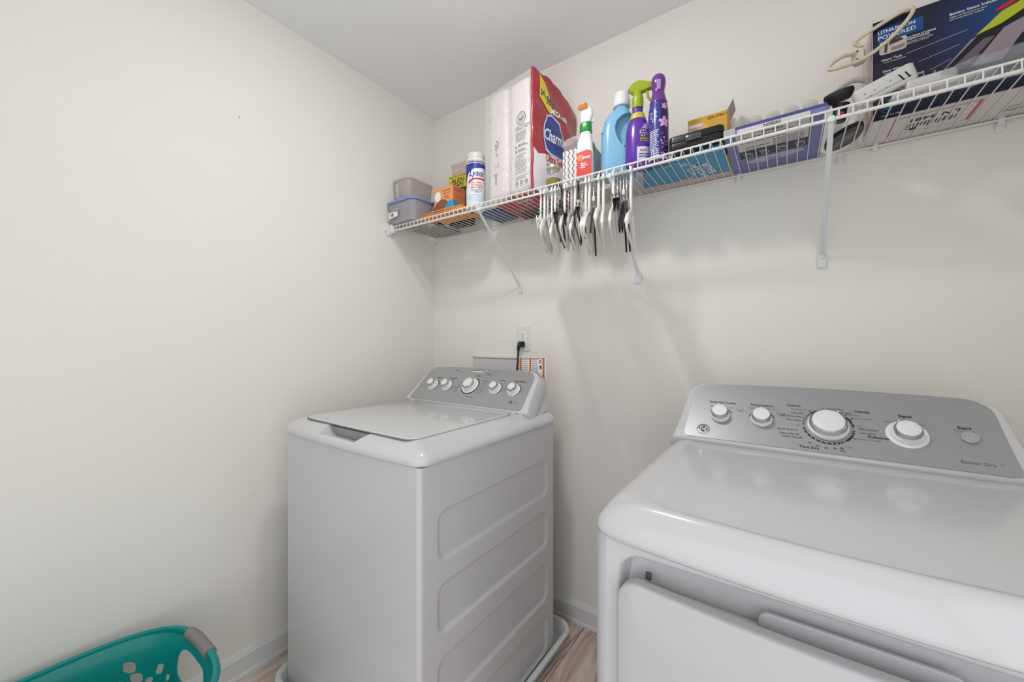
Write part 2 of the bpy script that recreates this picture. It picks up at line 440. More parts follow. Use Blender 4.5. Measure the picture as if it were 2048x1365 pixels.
def dots(P, x, y, r, a0, a1, n, m=None):                   # scale ring with dots
    P.ring(x, y, r*.93, r*1.07, m or dark_m, a0, a1)
    for i in range(n):
        a = a0+(a1-a0)*(i+.5)/n; P.disc(x+r*math.cos(a), y+r*math.sin(a), r*.035, whitep_m, .0008)
def badge(t, F, Mx, x, s, r):
    M = Matrix.Translation(F(x, s, 0)) @ Mx
    bo = obj('badge', lathe(NB(), [(r*.2, 0), (r, 0), (r*1.02, .0012), (r*.9, .0022), (r*.74, .0022), (r*.72, .0012), (r*.2, .0012)], 36, M=M), chrome_m, t)
    P = Print(lambda a, b, h: F(x+a, s+b, h+.0013))
    P.disc(0, 0, r*.72, dark_m); P.ring(0, 0, r*.60, r*.66, whitep_m, h=.0006)
    for k in range(4): a = PI/4+k*PI/2; P.ring(r*.42*math.cos(a), r*.42*math.sin(a), r*.10, r*.16, whitep_m, a-2, a+1.2, h=.0006)
    P.text('GE', 0, 0, r*.85, whitep_m, .01, shear=.25, h=.0008)
    P.build('monogram', bo)

# ------------------------------------------------------------------ top-load washer
WZ = .012                                                  # stands in the drain pan
ws = thing('washing_machine', 'white top-load washing machine standing in the grey drip pan, left of the dryer', 'washer', (.53, -.878, WZ))
hw, dp, zt = .3425, .682, .879-.0
# cabinet: three plain sides and bottom, then the stamped right side
b = NB(); rslab(b, -.006, dp/2, 2*hw-.018, dp-.002, .02, zt, .012, n=5)
for v in b.verts:
    if v.co.x > 0: v.co.y = .001 if v.co.y < dp/2 else dp-.001
obj('cabinet', b, side_m, ws, smooth=30)
us = axis_samples(.001, dp-.002, (.003, .061, .085, .61, .63, dp-.003), .018, .0035, .03)
PN = [(.345, .683, .570, .140, .035), (.345, .49, .570, .140, .035), (.345, .292, .570, .145, .035), (.345, .095, .570, .145, .035)]
marks = [c+s*h/2 for (_, c, _, h, _) in PN for s in (1, -1)]
vs_ = axis_samples(.022, zt-.001, marks, .014, .003, .028)
b = relief(us, vs_, PN, .0075, .015, lambda u, v, d: (hw-.003-d-(.012-math.sqrt(max(0, .012**2-(.012-min(.012, u-.001, dp-.002-u))**2))), u, v))
# close it to a thin tray so that it has thickness
ret = bmesh.ops.extrude_edge_only(b, edges=[e for e in b.edges if e.is_boundary])
for v in [g for g in ret['geom'] if isinstance(g, bmesh.types.BMVert)]: v.co.x = hw-.022; v.co.y = min(dp-.008, max(.008, v.co.y))
obj('side_panel', b, side_m, ws, smooth=60)
for k in (-1, 1):
    for yy in (.06, .62):
        obj('leveling_foot', lathe(NB(), [(.018, 0), (.02, .004), (.018, .01), (.008, .012), (.008, .03)], 16, c=(k*.29, yy)), blackm_m, ws)
# top cover with the finger scoop
b = NB()
rg = []
for i, z in ((.002, zt+.002), (-.002, zt+.003), (-.005, zt+.006), (-.0052, zt+.011), (-.0035, zt+.018), (.002, zt+.026), (.010, zt+.0325), (.020, zt+.0385), (.035, zt+.0455), (.047, zt+.050), (.056, zt+.0518), (.07, zt+.052)):
    rg.append([(x, y, z) for x, y in rrect(2*hw+.010-2*i, dp+.004-2*i, .03-min(i, .02), 6, .014, 0, dp/2)])
loft(b, rg)
top = obj('top_cover', b, appl_m, ws, smooth=40)
c = NB()
pr = [(-.132, .058), (-.118, .045), (-.108, .033), (-.100, .022), (-.090, .0155), (-.078, .0125), (.055, .0125), (.068, .0165), (.080, .025), (.092, .038), (.104, .047), (.120, .058)]
loft(c, [[(x-.0, y, zt+z+.004) for x, z in pr] for y in (-.028+.018, .05)])
cut = obj('cut', c, appl_m, ws)
bpy.context.view_layer.update()
boolean(top, cut)
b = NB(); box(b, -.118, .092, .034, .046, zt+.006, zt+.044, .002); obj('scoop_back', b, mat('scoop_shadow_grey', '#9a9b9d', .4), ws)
# lid
b = NB(); rslab(b, -.005+.0, .265+.0, .560, .462, zt+.0522, zt+.0560, .040, e=.003, n=7, bow=.004)
obj('lid', b, mat('lid_enamel', '#cbcbcd', .13, coat=.3), ws, smooth=40)
b = NB(); rslab(b, -.005, .265, .566, .468, zt+.0500, zt+.0522, .042, n=7, bow=.004); obj('lid_seam', b, mat('seam_grey', '#77787b', .6), ws)
for k in (-1, 1):
    b = NB(); box(b, k*.272-.012, k*.272+.012, .492, .506, zt+.050, zt+.0595, .003); obj('lid_hinge', b, appl_m, ws)
KW = [(-.209, .080, .0165, .5, 1), (-.125, .082, .0165, .3, 1), (.003, .092, .0235, 0, 1), (.136, .089, .0165, .1, 1), (.225, .089, .0165, .4, 1)]
F, _, Mx = console(ws, zt+.0515, KW, 0)
P = Print(F)
for (x, s, tt, st) in ((-.209, .118, 'Soil Level', None), (-.125, .121, 'Temperature', 'Wash/Rinse'), (.003, .143, 'Whites', None), (.136, .128, 'Options', None), (.225, .128, 'Deep Fill/Rinse', None)):
    P.text(tt, x+.012, s+.004, .0085, dark_m, .012)
    if st: P.text(st, x+.012, s-.004, .005, grey_m)
for (x, s, r, a, _) in KW:
    dots(P, x, s, r*1.75, -.9 if r < .02 else -2.6, 1.2 if r < .02 else 1.3, 5 if r < .02 else 10)
for i, tx in enumerate(('Bulky Items', 'Colors', 'Normal', 'Delicates', 'Active Wear', 'Speed Wash')):
    P.text(tx, .003+.062, .092+.03-i*.0125, .0062, dark_m)
for i, tx in enumerate(('Soak', 'Rinse', 'Drain & Spin', 'Tub Clean', 'Sanitize')):
    P.text(tx, .003-.062, .092+.012-i*.0125, .0062, dark_m)
P.text('Rinse & Spin', .035, .036, .006, dark_m)
for i, tx in enumerate(('Light', 'Medium', 'Heavy')): P.text(tx, -.209+.034, .100-i*.010, .005, grey_m)
for i, tx in enumerate(('Hot', 'Warm', 'Cool', 'Cold', 'Tap Cold')): P.text(tx, -.125+.038, .104-i*.010, .005, grey_m)
for i, tx in enumerate(('Off', 'Extra Rinse', 'Warm Rinse', 'Softener')): P.text(tx, .136+.042, .108-i*.010, .005, grey_m)
for i, tx in enumerate(('Off', 'Deep Fill', 'Rinse')): P.text(tx, .225+.038, .108-i*.010, .005, grey_m)
P.text('Deep Fill', -.118, .172, .0065, dark_m); P.text('Fill   Wash   Rinse   Spin   Done', -.005, .176, .005, dark_m)
P.rect(-.035, .03, .167, .171, whitep_m); P.text('Start / Pause', .062, .160, .006, dark_m, .01); P.text('Hold 3 seconds', .062, .153, .0045, grey_m)
P.text('Lid Locked', .094, .176, .005, grey_m); P.text('Water Fill', .094, .169, .005, grey_m)
P.ring(.238, .033, .0045, .0068, dark_m); P.text('e', .238, .0335, .009, dark_m, .01)
P.lines(.250, .268, .036, 2, .005, .002, grey_m, rag=.1)
P.build('panel_lettering', ws)['kind'] = 'stuff'
for x, s in ((-.083, .172), (.046, .174)):
    M = Matrix.Translation(F(x, s, 0)) @ Mx
    obj('push_button', lathe(NB(), [(.003, 0), (.0075, 0), (.0075, .004), (.006, .005), (.003, .005)], 20, M=M), mat('button_silver', '#b5b6b8', .3, metal=.4), ws)
badge(ws, F, Mx, -.253, .038, .0115)

# warning card taped up behind the washer console
t = thing('warning_card', 'small white warning card with orange bands standing behind the washer console', 'card', (.765, -.195, WZ+zt+.05), (0, 0, 0))
b = NB(); box(b, -.064, .066, -.0005, .0005, .03, .200, 0)
for v in b.verts: v.co.y += .000
obj('paper', b, mat('card_paper', '#dcd9d6', .6), t, smooth=0)
P = Print(plane_f((0, -.0006, 0), (1, 0, 0), (0, 0, 1)))
om = mat('orange_band', '#b5672b', .6)
for x0, x1 in ((-.061, -.050), (-.012, -.004), (.050, .059)): P.rect(x0, x1, .040, .196, om)
P.lines(-.046, -.016, .190, 10, .0085, .003, grey_m, rag=.2); P.lines(.000, .030, .190, 10, .0085, .003, grey_m, rag=.2)
P.disc(.041, .162, .005, dark_m); P.poly([(.036, .153), (.041, .160), (.046, .153)], dark_m); P.lines(.034, .047, .186, 2, .007, .003, dark_m)
P.rect(-.061, .059, .1935, .196, om)
P.build('print', t)

# drip pan
pan = thing('drip_pan', 'pale grey plastic drip pan under the washing machine', 'pan', (.525, -.505, 0))
pw_, pd = .765, .83
b = NB()
def rr(i, z, r=.075): return [(x, y, z) for x, y in rrect(pw_-2*i, pd-2*i, r-i, 8)]
loft(b, [rr(.024, .002), rr(.010, .050), rr(.002, .051), rr(0, .053), rr(.0005, .058), rr(.004, .060), rr(.016, .060), rr(.019, .057), rr(.034, .010), rr(.040, .0065)])
obj('tray', b, pan_m, pan, smooth=50)

# ------------------------------------------------------------------ dryer
DX = 1.673
dr = thing('dryer', 'white front-load clothes dryer with the larger control dial, right of the washer', 'dryer', (DX, -.885, 0))
zt = .872
b = NB(); rslab(b, 0, dp/2+.012, 2*hw-.002, dp-.024, .02, zt, .01, n=5); obj('cabinet', b, side_m, dr, smooth=30)
us = axis_samples(-hw, hw, (-.302, -.285, .302, .285), .02, .0035, .03)
vs_ = axis_samples(.03, zt-.001, (.852, .835, .13, .145), .03, .0035, .022)
def fr(u, v, d):
    e = hw-abs(u); c_ = .012-math.sqrt(max(0, .012**2-(.012-min(e, .012))**2))     # round vertical edges
    return (u, .0+d+c_, v)
b = relief(us, vs_, [(0, .492, .604, .722, .042)], .026, .014, fr)
ret = bmesh.ops.extrude_edge_only(b, edges=[e for e in b.edges if e.is_boundary])
for v in [g for g in ret['geom'] if isinstance(g, bmesh.types.BMVert)]: v.co.y = .03
obj('front_panel', b, side_m, dr, smooth=60)
for k in (-1, 1):
    for yy in (.06, .62): obj('leveling_foot', lathe(NB(), [(.018, 0), (.02, .004), (.018, .01), (.008, .012), (.008, .03)], 16, c=(k*.29, yy)), blackm_m, dr)
# top cover: crowned, rolling down at the front, shallow centre
b = NB(); rg = []
prof = ((.004, .004, .002), (-.002, -.002, .003), (-.005, -.005, .007), (-.005, -.005, .013), (-.002, -.002, .023), (.005, .004, .034), (.013, .010, .044), (.021, .016, .052), (.031, .022, .058), (.044, .027, .0622), (.056, .031, .0634), (.064, .034, .0628), (.071, .038, .0612), (.082, .046, .0606), (.12, .09, .0606))
for iw, fr_, z in prof:
    w_ = 2*hw-2*iw; d_ = dp+.02-fr_
    pts = rrect(w_, d_, .045 if iw < .05 else .060, 8, .026, 0, 0)
    y0_ = dp+.012-d_/2
    rg.append([(x, y+y0_, zt+z) for x, y in pts])
loft(b, rg); obj('top_cover', b, appl_m, dr, smooth=60)
# door: outer skin, inner plate with handle tab, latch
door = NB()
Md = Matrix.Translation((0, -.004, .475)) @ Matrix.Rotation(PI/2, 4, 'X')
rslab(door, 0, 0, .592, .686, -.008, .0145, .038, e=.006, e0=.002, n=8, M=Md)
def bow_x(bm_, hw_, amt):
    for k in range(-9, 10):
        bmesh.ops.bisect_plane(bm_, geom=bm_.verts[:]+bm_.edges[:]+bm_.faces[:], plane_co=(k*hw_/10, 0, 0), plane_no=(1, 0, 0))
    for v in bm_.verts: v.co.y -= amt*max(0, 1-(v.co.x/hw_)**2)
bow_x(door, .300, .020)
do = obj('door', door, mat('door_enamel', '#c0c0c2', .18, coat=.2), dr, smooth=50, loc=(0, 0, 0))
b = NB(); rslab(b, 0, 0, .560, .654, -.022, -.0085, .03, n=6, M=Matrix.Translation((0, -.004, .475)) @ Matrix.Rotation(PI/2, 4, 'X')); obj('inner_plate', b, side_m, do)
b = NB(); rslab(b, 0, .326, .20, .05, -.0135, -.0083, .014, e=.002, n=6, M=Matrix.Translation((0, -.003, .476)) @ Matrix.Rotation(PI/2, 4, 'X')); obj('handle_tab', b, mat('door_enamel', '', .18), do)
b = NB(); box(b, -.256, -.247, .004, .010, .816, .827, .001); obj('latch', b, mat('latch_grey', '#4c4b4e', .5), do)
for zz in (.70, .60, .30): 
    b = NB(); lathe(b, [(.0001, .0), (.004, 0), (.0035, .002), (.0001, .0025)], 10, M=Matrix.Translation((-.2985, .012, zz)) @ Matrix.Rotation(PI/2, 4, 'X')); obj('screw', b, chrome_m, dr)
# console
KD = [(-.215, .076, .0195, .15, 0), (-.120, .076, .0200, 0, 0), (.014, .074, .0330, -.6, 0), (.149, .073, .0215, .7, 1)]
F, _, Mx = console(dr, zt+.064, KD, 0)
P = Print(F)
P.text('Extended Tumble', -.213, .120, .0082, dark_m, .012, sx=1.1); P.text('Temperature', -.121, .121, .0088, dark_m, .012, sx=1.1)
P.text('Off', -.240, .1045, .0055, grey_m); P.text('On', -.190, .1045, .0055, grey_m)
for x, y, a, c2 in ((-.168, .100, 'Cottons', 'Regular'), (-.145, .110, 'Casuals', ''), (-.098, .111, 'Delicates', ''), (-.078, .099, 'Air Fluff', 'No Heat')):
    P.text(a, x, y, .0052, grey_m if a != 'Air Fluff' else dark_m); P.text(c2, x, y-.0055, .004, grey_m) if c2 else None
P.ring(-.215, .076, .0262, .0285, dark_m, .35, 2.75); P.ring(-.120, .076, .0266, .029, dark_m, .25, 1.45); P.ring(-.120, .076, .0266, .029, dark_m, 1.75, 2.9)
cx, cy, R = .014, .074, .0480
P.ring(cx, cy, .0452, .0495, pblue_m, 2.35, 3.15, h=.0004); P.ring(cx, cy, .0452, .0495, dark_m, .95, 2.30); P.ring(cx, cy, .0452, .0495, dark_m, .12, .75)
P.ring(cx, cy, .0452, .0495, dark_m, 3.33, 5.28); P.ring(cx, cy, .0452, .0495, dark_m, 5.45, 5.75); P.ring(cx, cy, .0452, .0495, dark_m, 5.80, 6.18)
for a in (2.48, 2.66, 2.84, 3.02, 3.5, 3.72, 3.95, 4.17, 4.40, 4.62, 4.83, 5.02, 5.17, 6.08, 5.92, .3, 1.25, 1.6): P.disc(cx+.0473*math.cos(a), cy+.0473*math.sin(a), .0011, whitep_m, .0008)
for a in (3.24, 5.37, .02): P.disc(cx+.0473*math.cos(a), cy+.0473*math.sin(a), .0011, dark_m)
for a in (2.25, .85, .55, 5.77): P.poly([(cx+r*math.cos(a+w), cy+r*math.sin(a+w)) for r, w in ((.046, -.012), (.056, -.012), (.056, .012), (.046, .012))], dark_m)
TD = (('Cottons', -.052, .129, .0078, .012, dark_m), ('Extended Tumble', -.037, .1175, .0052, 0, grey_m), ('Less Dry', -.044, .1065, .0068, 0, dark_m), ('Optimum Dry', -.057, .0955, .0068, 0, dark_m),
      ('More Dry', -.053, .084, .0068, 0, dark_m), ('Off', -.045, .0685, .0055, 0, grey_m), ('Quick Fluff 10', -.066, .054, .0065, 0, dark_m), ('Dewrinkle 20', -.062, .0425, .0065, 0, dark_m), ('Damp Dry 30', -.0555, .0335, .0065, 0, dark_m),
      ('40', -.022, .0225, .0065, 0, dark_m), ('50', -.008, .0165, .0065, 0, dark_m), ('60', .008, .0135, .0065, 0, dark_m), ('70', .024, .0145, .0065, 0, dark_m), ('80', .037, .0175, .0065, 0, dark_m), ('Min.', .038, .0105, .006, 0, dark_m), ('Time Dry', -.024, .0095, .0085, .014, dark_m),
      ('Off', .050, .0215, .0052, 0, grey_m), ('Off', .006, .127, .0055, 0, grey_m), ('More Dry', .031, .1265, .0068, 0, dark_m), ('Less Dry', .047, .1185, .0068, 0, dark_m), ('Casuals', .0790, .1255, .0085, .014, dark_m), ('Cool Down', .063, .1135, .005, 0, grey_m), ('Extended Tumble', .077, .1055, .005, 0, grey_m),
      ('Off', .071, .0845, .0055, 0, grey_m), ('More Dry', .0865, .0755, .0068, 0, dark_m), ('Less Dry', .0840, .0655, .0068, 0, dark_m), ('Delicates', .1010, .0570, .0085, .014, dark_m), ('Extended Tumble', .0840, .0480, .005, 0, grey_m))
for s_, x, y, z, bo, m in TD: P.text(s_, x, y, z, m, bo, sx=1.12)
P.text('Signal', .152, .1225, .0098, dark_m, .014, sx=1.05); P.text('Off', .119, .1035, .006, grey_m); P.text('Medium', .147, .109, .006, grey_m); P.text('Loud', .177, .103, .006, grey_m)
P.ring(.149, .073, .0262, .029, dark_m, .0, 1.9)
P.text('Start', .239, .104, .0098, dark_m, .014, sx=1.05); P.text('Push to Start', .239, .096, .0055, grey_m, sx=1.1)
P.text('Sensor Dry', .243, .021, .0092, grey_m, .006, sx=1.12); P.text('TM', .275, .0245, .004, grey_m)
P.build('panel_lettering', dr)['kind'] = 'stuff'
M = Matrix.Translation(F(.243, .080, 0)) @ Mx
obj('start_button', lathe(NB(), [(.004, 0), (.0125, 0), (.0135, .001), (.0135, .005), (.012, .0065), (.004, .0068)], 32, M=M), mat('button_silver', '', .3), dr)
badge(dr, F, Mx, -.252, .026, .0155)

# ------------------------------------------------------------------ outlet, plug, laundry valve box
t = thing('wall_outlet', 'white duplex wall outlet above the washer console, a black plug in its lower socket', 'outlet', (.596, 0, 1.218))
b = NB(); rslab(b, 0, 0, .070, .118, 0, .006, .004, e=.0025, n=4, M=Matrix.Rotation(PI/2, 4, 'X')); obj('cover_plate', b, trim_m, t)
b = NB(); rslab(b, 0, 0, .034, .068, .004, .0082, .004, e=.001, n=4, M=Matrix.Rotation(PI/2, 4, 'X')); so = obj('socket_face', b, white_m, t)
P = Print(plane_f((0, -.0083, 0), (1, 0, 0), (0, 0, 1)))
for z in (.018, -.018):
    P.rect(-.0075, -.0055, z-.001, z+.008, gap_m); P.rect(.0055, .0075, z, z+.007, gap_m); P.disc(0, z-.007, .0028, gap_m)
P.rect(-.012, .012, -.0006, .0006, grey_m)
P.build('slots', so)
b = NB(); lathe(b, [(.0001, .0), (.0028, 0), (.002, .0012), (.0001, .0015)], 10, M=Matrix.Translation((0, -.006, .048)) @ Matrix.Rotation(PI/2, 4, 'X')); obj('screw', b, trim_m, t)
t = thing('power_plug', 'black power plug with its cord in the lower socket of the wall outlet', 'plug', (.592, -.0090, 1.190))
b = NB(); loft(b, [[(x*s, -yy, z*s+dz) for x, z in rrect(.034, .028, .008, 4)] for s, yy, dz in ((.9, 0, 0), (1, .002, 0), (1, .012, 0), (.75, .020, -.003), (.55, .026, -.006))]); obj('plug_body', b, black_m, t)
b = NB(); tube(b, smooth_path([(0, -.018, 0), (-.001, -.026, -.012), (-.002, -.028, -.028)], 4), lambda q: .011-.004*q, 10); obj('strain_relief', b, black_m, t)
b = NB(); tube(b, smooth_path([(-.002, -.028, -.022), (-.002, -.030, -.06), (.002, -.045, -.13), (.004, -.06, -.25), (0, -.07, -.4), (-.02, -.07, -.6)], 5), .0048, 8); obj('cord', b, cable_m, t)
t = thing('laundry_valve_box', 'white recessed laundry valve box on the back wall, behind the washer console', 'valve box', (.455, 0, 1.02))
bx_m = mat('valve_box_white', '#d3d3d4', .35)
b = NB()
loft(b, [[(x0, y, z) for y, z in ((-.0006, .098), (-.0006, .109), (-.020, .108), (-.021, .104), (-.014, .098), (-.0135, .0))] for x0 in (-.160, .160)])
obj('top_ledge', b, bx_m, t, smooth=30)
b = NB(); loft(b, [[(x, y, z) for x, z in rrect(.290, .066, .004, 3, 0, 0, .064)] for y in (-.0006, -.0150)]); obj('face', b, bx_m, t, smooth=30)
b = NB(); box(b, -.143, .143, -.0170, -.0152, .030, .0355); obj('gap', b, mat('gap_grey', '#5f6062', .7), t)
b = NB(); box(b, -.150, .150, -.0160, -.0006, -.110, .0295, .002); obj('lower_frame', b, bx_m, t)

# ------------------------------------------------------------------ laundry basket
bk = thing('laundry_basket', 'teal plastic laundry basket with grey grip handles on the floor by the left wall', 'basket', (.292, -1.474, 0), (0, 0, 0))
N_ = 220
def rimpt(a):                                              # super-ellipse outline, 0 at +y end
    n = 3.1; c_, s_ = math.cos(a), math.sin(a)
    return (abs(s_)**(2/n)*(1 if s_ >= 0 else -1), abs(c_)**(2/n)*(1 if c_ >= 0 else -1))
def rimz(a): return .352+.008*(.5+.5*math.cos(2*a))
_arc = [0]; _A = [2*PI*i/1440 for i in range(1441)]
for i in range(1440):
    p, q = rimpt(_A[i]), rimpt(_A[i+1]); _arc.append(_arc[-1]+math.hypot((q[0]-p[0])*.234, (q[1]-p[1])*.322))
TOT = _arc[-1]
def ang_of(s):                                             # s in [-.5,.5] of the perimeter, 0 = far end middle
    s = (s % 1)*TOT; lo, hi = 0, 1440
    while hi-lo > 1:
        m_ = (lo+hi)//2
        if _arc[m_] <= s: lo = m_
        else: hi = m_
    return _A[lo]+(_A[hi]-_A[lo])*(s-_arc[lo])/max(1e-9, _arc[hi]-_arc[lo])
def bmap(s, h, d):                                         # s perimeter fraction, h 0..1 height, d outward thickness
    a = ang_of(s); ux, uy = rimpt(a); k = .80+.20*h**.8
    flare = .010*max(0, (h-.9)/.1)
    hx, hy = (.234*k+flare+d), (.322*k+flare+d)
    return (ux*hx, uy*hy, .004+h*(rimz(a)-.004))
b = NB(); ns, nh = 200, 16
g = [[[b.verts.new((-.5+i/ns, j/nh, d)) for d in (0, .003)] for j in range(nh+1)] for i in range(ns+1)]
for i in range(ns):
    for j in range(nh):
        b.faces.new((g[i][j][0], g[i][j+1][0], g[i+1][j+1][0], g[i+1][j][0])); b.faces.new((g[i][j][1], g[i+1][j][1], g[i+1][j+1][1], g[i][j+1][1]))
    b.faces.new((g[i][0][0], g[i+1][0][0], g[i+1][0][1], g[i][0][1])); b.faces.new((g[i][nh][0], g[i][nh][1], g[i+1][nh][1], g[i+1][nh][0]))
for j in range(nh):
    b.faces.new((g[0][j][0], g[0][j][1], g[0][j+1][1], g[0][j+1][0])); b.faces.new((g[ns][j][0], g[ns][j+1][0], g[ns][j+1][1], g[ns][j][1]))
wallo = obj('basket_wall', b, teal_m, bk, smooth=40)
c = NB()
def hole(s, h, w_, hh, r, skew=0, n=5):
    pts = rrect(w_, hh, r, n); loft(c, [[(s+(x+skew*y)/TOT, h+y/.37, d) for x, y in pts] for d in (-.01, .013)])
for e in (0, .5, -.5):
    if e == 0: hole(-.010, .80, .185, .085, .038)
def leaf(s, h, L, w_, ang):
    pts = []
    for k in range(24):
        t_ = 2*PI*k/24; x = L/2*math.cos(t_); y = w_/2*(1-math.cos(t_)**2)*(1 if math.sin(t_) > 0 else -1)*1.15
        pts.append((x*math.cos(ang)-y*math.sin(ang), x*math.sin(ang)+y*math.cos(ang)))
    loft(c, [[(s+x/TOT, h+y/.37, d) for x, y in pts] for d in (-.01, .013)])
def drop(s, h, w_, hh):
    w_ *= 1.5; hole(s, h, w_, hh, min(w_, hh)*.35, .2)
for sd in (-1, 1):                                         # ends and long sides
    for k_, (s, h, w_, hh) in enumerate(((.048, .62, .013, .028), (.062, .53, .013, .030), (.033, .56, .009, .018), (.046, .49, .016, .026), (.020, .50, .012, .026), (.066, .40, .014, .03), (.035, .41, .013, .028), (.010, .40, .011, .026), (.003, .52, .009, .02), (.052, .31, .014, .03), (.022, .31, .012, .028))):
        drop(sd*(s+.040), h+.12-(.05 if s < .03 else 0), w_, hh)
    for s, h, L, w_, an in ((.110, .655, .045, .024, .9), (.135, .55, .04, .022, .8), (.118, .55, .026, .014, .9), (.100, .56, .042, .024, .7), (.16, .44, .045, .024, .9), (.14, .42, .03, .016, .8), (.118, .42, .042, .024, .8), (.19, .33, .045, .024, .9), (.165, .31, .03, .016, .8), (.14, .30, .042, .022, .8)):
        leaf(sd*(s+.018), h+.145, L, w_, an if sd > 0 else PI-an)
        leaf(sd*(.5-s-.018), h+.145, L, w_, PI-an if sd > 0 else an)
cut = obj('cut', c, teal_m, bk); bpy.context.view_layer.update()
boolean(wallo, cut)
for v in wallo.data.vertices: v.co = bmap(v.co.x, v.co.y, v.co.z)
wallo.data.update()
b = NB()
loft(b, [[bmap(s/96, 0, dd) for s in range(96)] for dd in (0, .003)], cap=False)
loft(b, [[(bmap(s/96, 0, .003)[0], bmap(s/96, 0, .003)[1], z) for s in range(96)] for z in (.001, .006)])
obj('basket_base', b, teal_m, bk)
b = NB()
rim = [Vector(bmap(s/160, 1, .004)) for s in range(160)]
tube(b, rim, lambda q: .0085+.0055*max(0, math.cos(4*PI*q))**2, 8, flat=.8, closed=True, up=(0, 0, 1)); obj('rim', b, teal_m, bk)
for o0, cc in ((0, 1), (.5, 1)):
    b = NB(); tube(b, [Vector(bmap(o0+s/200, 1, .004))+Vector((0, 0, -.001)) for s in range(-10, 5)], .0152, 14, up=(0, 0, 1)); obj('grip', b, grip_m, bk)

# ================================================================== things on the shelf
Z = DZ+.0006
def paint_box(t, name, x, y, z, m, z0=0, bev=.0015): return obj(name, box(NB(), -x/2, x/2, -y/2, y/2, z0, z0+z, bev, 1), m, t, smooth=30)
def front_f(x, y, z=0): return plane_f((0, -y/2-.0001, z), (1, 0, 0), (0, 0, 1))
def right_f(x, y, z=0): return plane_f((x/2+.0001, 0, z), (0, 1, 0), (0, 0, 1))
def under_f(z=0): return plane_f((0, 0, z-.0001), (1, 0, 0), (0, -1, 0))
def under(x0, x1, y0, y1):
    return None
clear_m = mat('clear_grey_plastic', '#cdc4bf', .25, alpha=.50)
clear2_m = mat('clear_mauve_plastic', '#b9b4ba', .25, alpha=.6)
bluelid_m = mat('translucent_blue_lid', '#8a9cd0', .3, alpha=.9)
film_m = mat('clear_film', '#dcdadf', .12, alpha=.22, bump=(60, 1), bdist=.004)

# two food containers
t = thing('food_container', 'clear grey plastic food container standing stacked on the blue-lidded one', 'container', (.0735, -.218, Z+.1075), (0, 0, 0))
b = NB(); rings = []
for i, z in ((.010, 0), (.007, .003), (0, .10), (.0, .104)): rings.append([(x, y, z) for x, y in rrect(.125-2*i, .165-2*i, .026, 6)])
for i, z in ((.003, .104), (.003, .1), (.010, .005)): rings.append([(x, y, z) for x, y in rrect(.125-2*i, .165-2*i, .024, 6)])
loft(b, rings); obj('tub', b, clear_m, t)
b = NB(); rslab(b, 0, 0, .134, .174, .1045, .117, .03, e=.006, e0=.003); obj('lid', b, clear_m, t)
P = Print(front_f(.125, .166)); 
for k in range(3): P.ring(-.020, .082-k*.022, .005, .0085, whitep_m)
P.rect(-.006, -.0045, .012, .092, whitep_m); P.build('embossed_print', t)
t = thing('food_container', 'low clear container with a blue lid and a price sticker, at the shelf left end', 'container', (.1075, -.262, Z), (0, 0, 0))
b = NB(); rings = []
for i, z in ((.014, 0), (.010, .003), (0, .086), (0, .092)): rings.append([(x, y, z) for x, y in rrect(.192-2*i, .136-2*i, .026, 6)])
for i, z in ((.003, .092), (.003, .089), (.0125, .005)): rings.append([(x, y, z) for x, y in rrect(.192-2*i, .136-2*i, .024, 6)])
loft(b, rings); obj('tub', b, clear2_m, t)
b = NB(); rslab(b, 0, 0, .207, .150, .0935, .106, .032, e=.005, e0=.004); obj('lid', b, bluelid_m, t)
P = Print(plane_f((0, -.069, 0), (1, 0, .04), (0, -.07, 1)))
P.rect(-.075, -.035, .026, .058, whitep_m); P.rect(-.075, -.035, .052, .058, mat('purple_print', '#4a3f86', .5)); P.disc(-.047, .040, .009, mat('brown_print', '#94523c', .5)); P.lines(-.073, -.058, .048, 3, .006, .002, grey_m)
P.rect(-.035, -.008, .028, .064, whitep_m, .0005); P.barcode(-.033, -.010, .050, .062, dark_m); P.lines(-.033, -.011, .045, 3, .006, .0025, grey_m)
P.build('sticker', t)

# small boxes
orange_m = mat('orange_board', '#e5a066', .55); brown_m = mat('brown_print2', '#8a5646', .55); cyan_m = mat('cyan_print', '#2ea0cf', .5)
t = thing('egg_timer_box', 'small orange carton printed with a white egg in a brown cup', 'box', (.3155, -.207, Z+.0245), (0, 0, .02))
paint_box(t, 'carton', .118, .085, .118, orange_m)
P = Print((lambda f0: (lambda x, y, h: f0(x*1.12, y, h)))(front_f(.118, .085))); P.poly([(-.0515, .0), (.0515, 0), (.0515, .03), (.030, .040), (.022, .050), (0, .062), (-.025, .060), (-.040, .045), (-.0515, .03)], brown_m)
P.poly([(-.030+.017*math.cos(a)*(1), .078+.024*math.sin(a)) for a in [k*PI/10 for k in range(20)]], whitep_m, .0006)
P.poly([(-.005, 0), (.0515, 0), (.0515, .052), (.035, .048), (.015, .03)], cyan_m, .0006)
P.text('hard-boiled', .020, .100, .010, brown_m, .01, shear=.2); P.text('egg timer', .022, .088, .010, brown_m, shear=.2); P.lines(.008, .036, .073, 3, .006, .0025, red_m)
P.build('front_print', t)
P = Print((lambda f0: (lambda x, y, h: f0(x, y, h)))(right_f(.118, .085))); P.poly([(-.0415, 0), (.0415, 0), (.0415, .035), (.0, .045), (-.03, .052), (-.0415, .052)], cyan_m); P.lines(-.030, .030, .105, 2, .006, .003, red_m); P.lines(-.03, .02, .07, 1, .006, .002, red_m)
P.rect(-.0415, .0415, .0, .118, mat('orange_print', '#dc8352', .55), .0002); P.build('side_print', t)
t = thing('tape_box', 'small yellow and black tape carton with an open cardboard flap', 'box', (.305, -.110, Z), (0, 0, .05))
paint_box(t, 'carton', .118, .06, .240, mat('tape_black', '#24221f', .5))
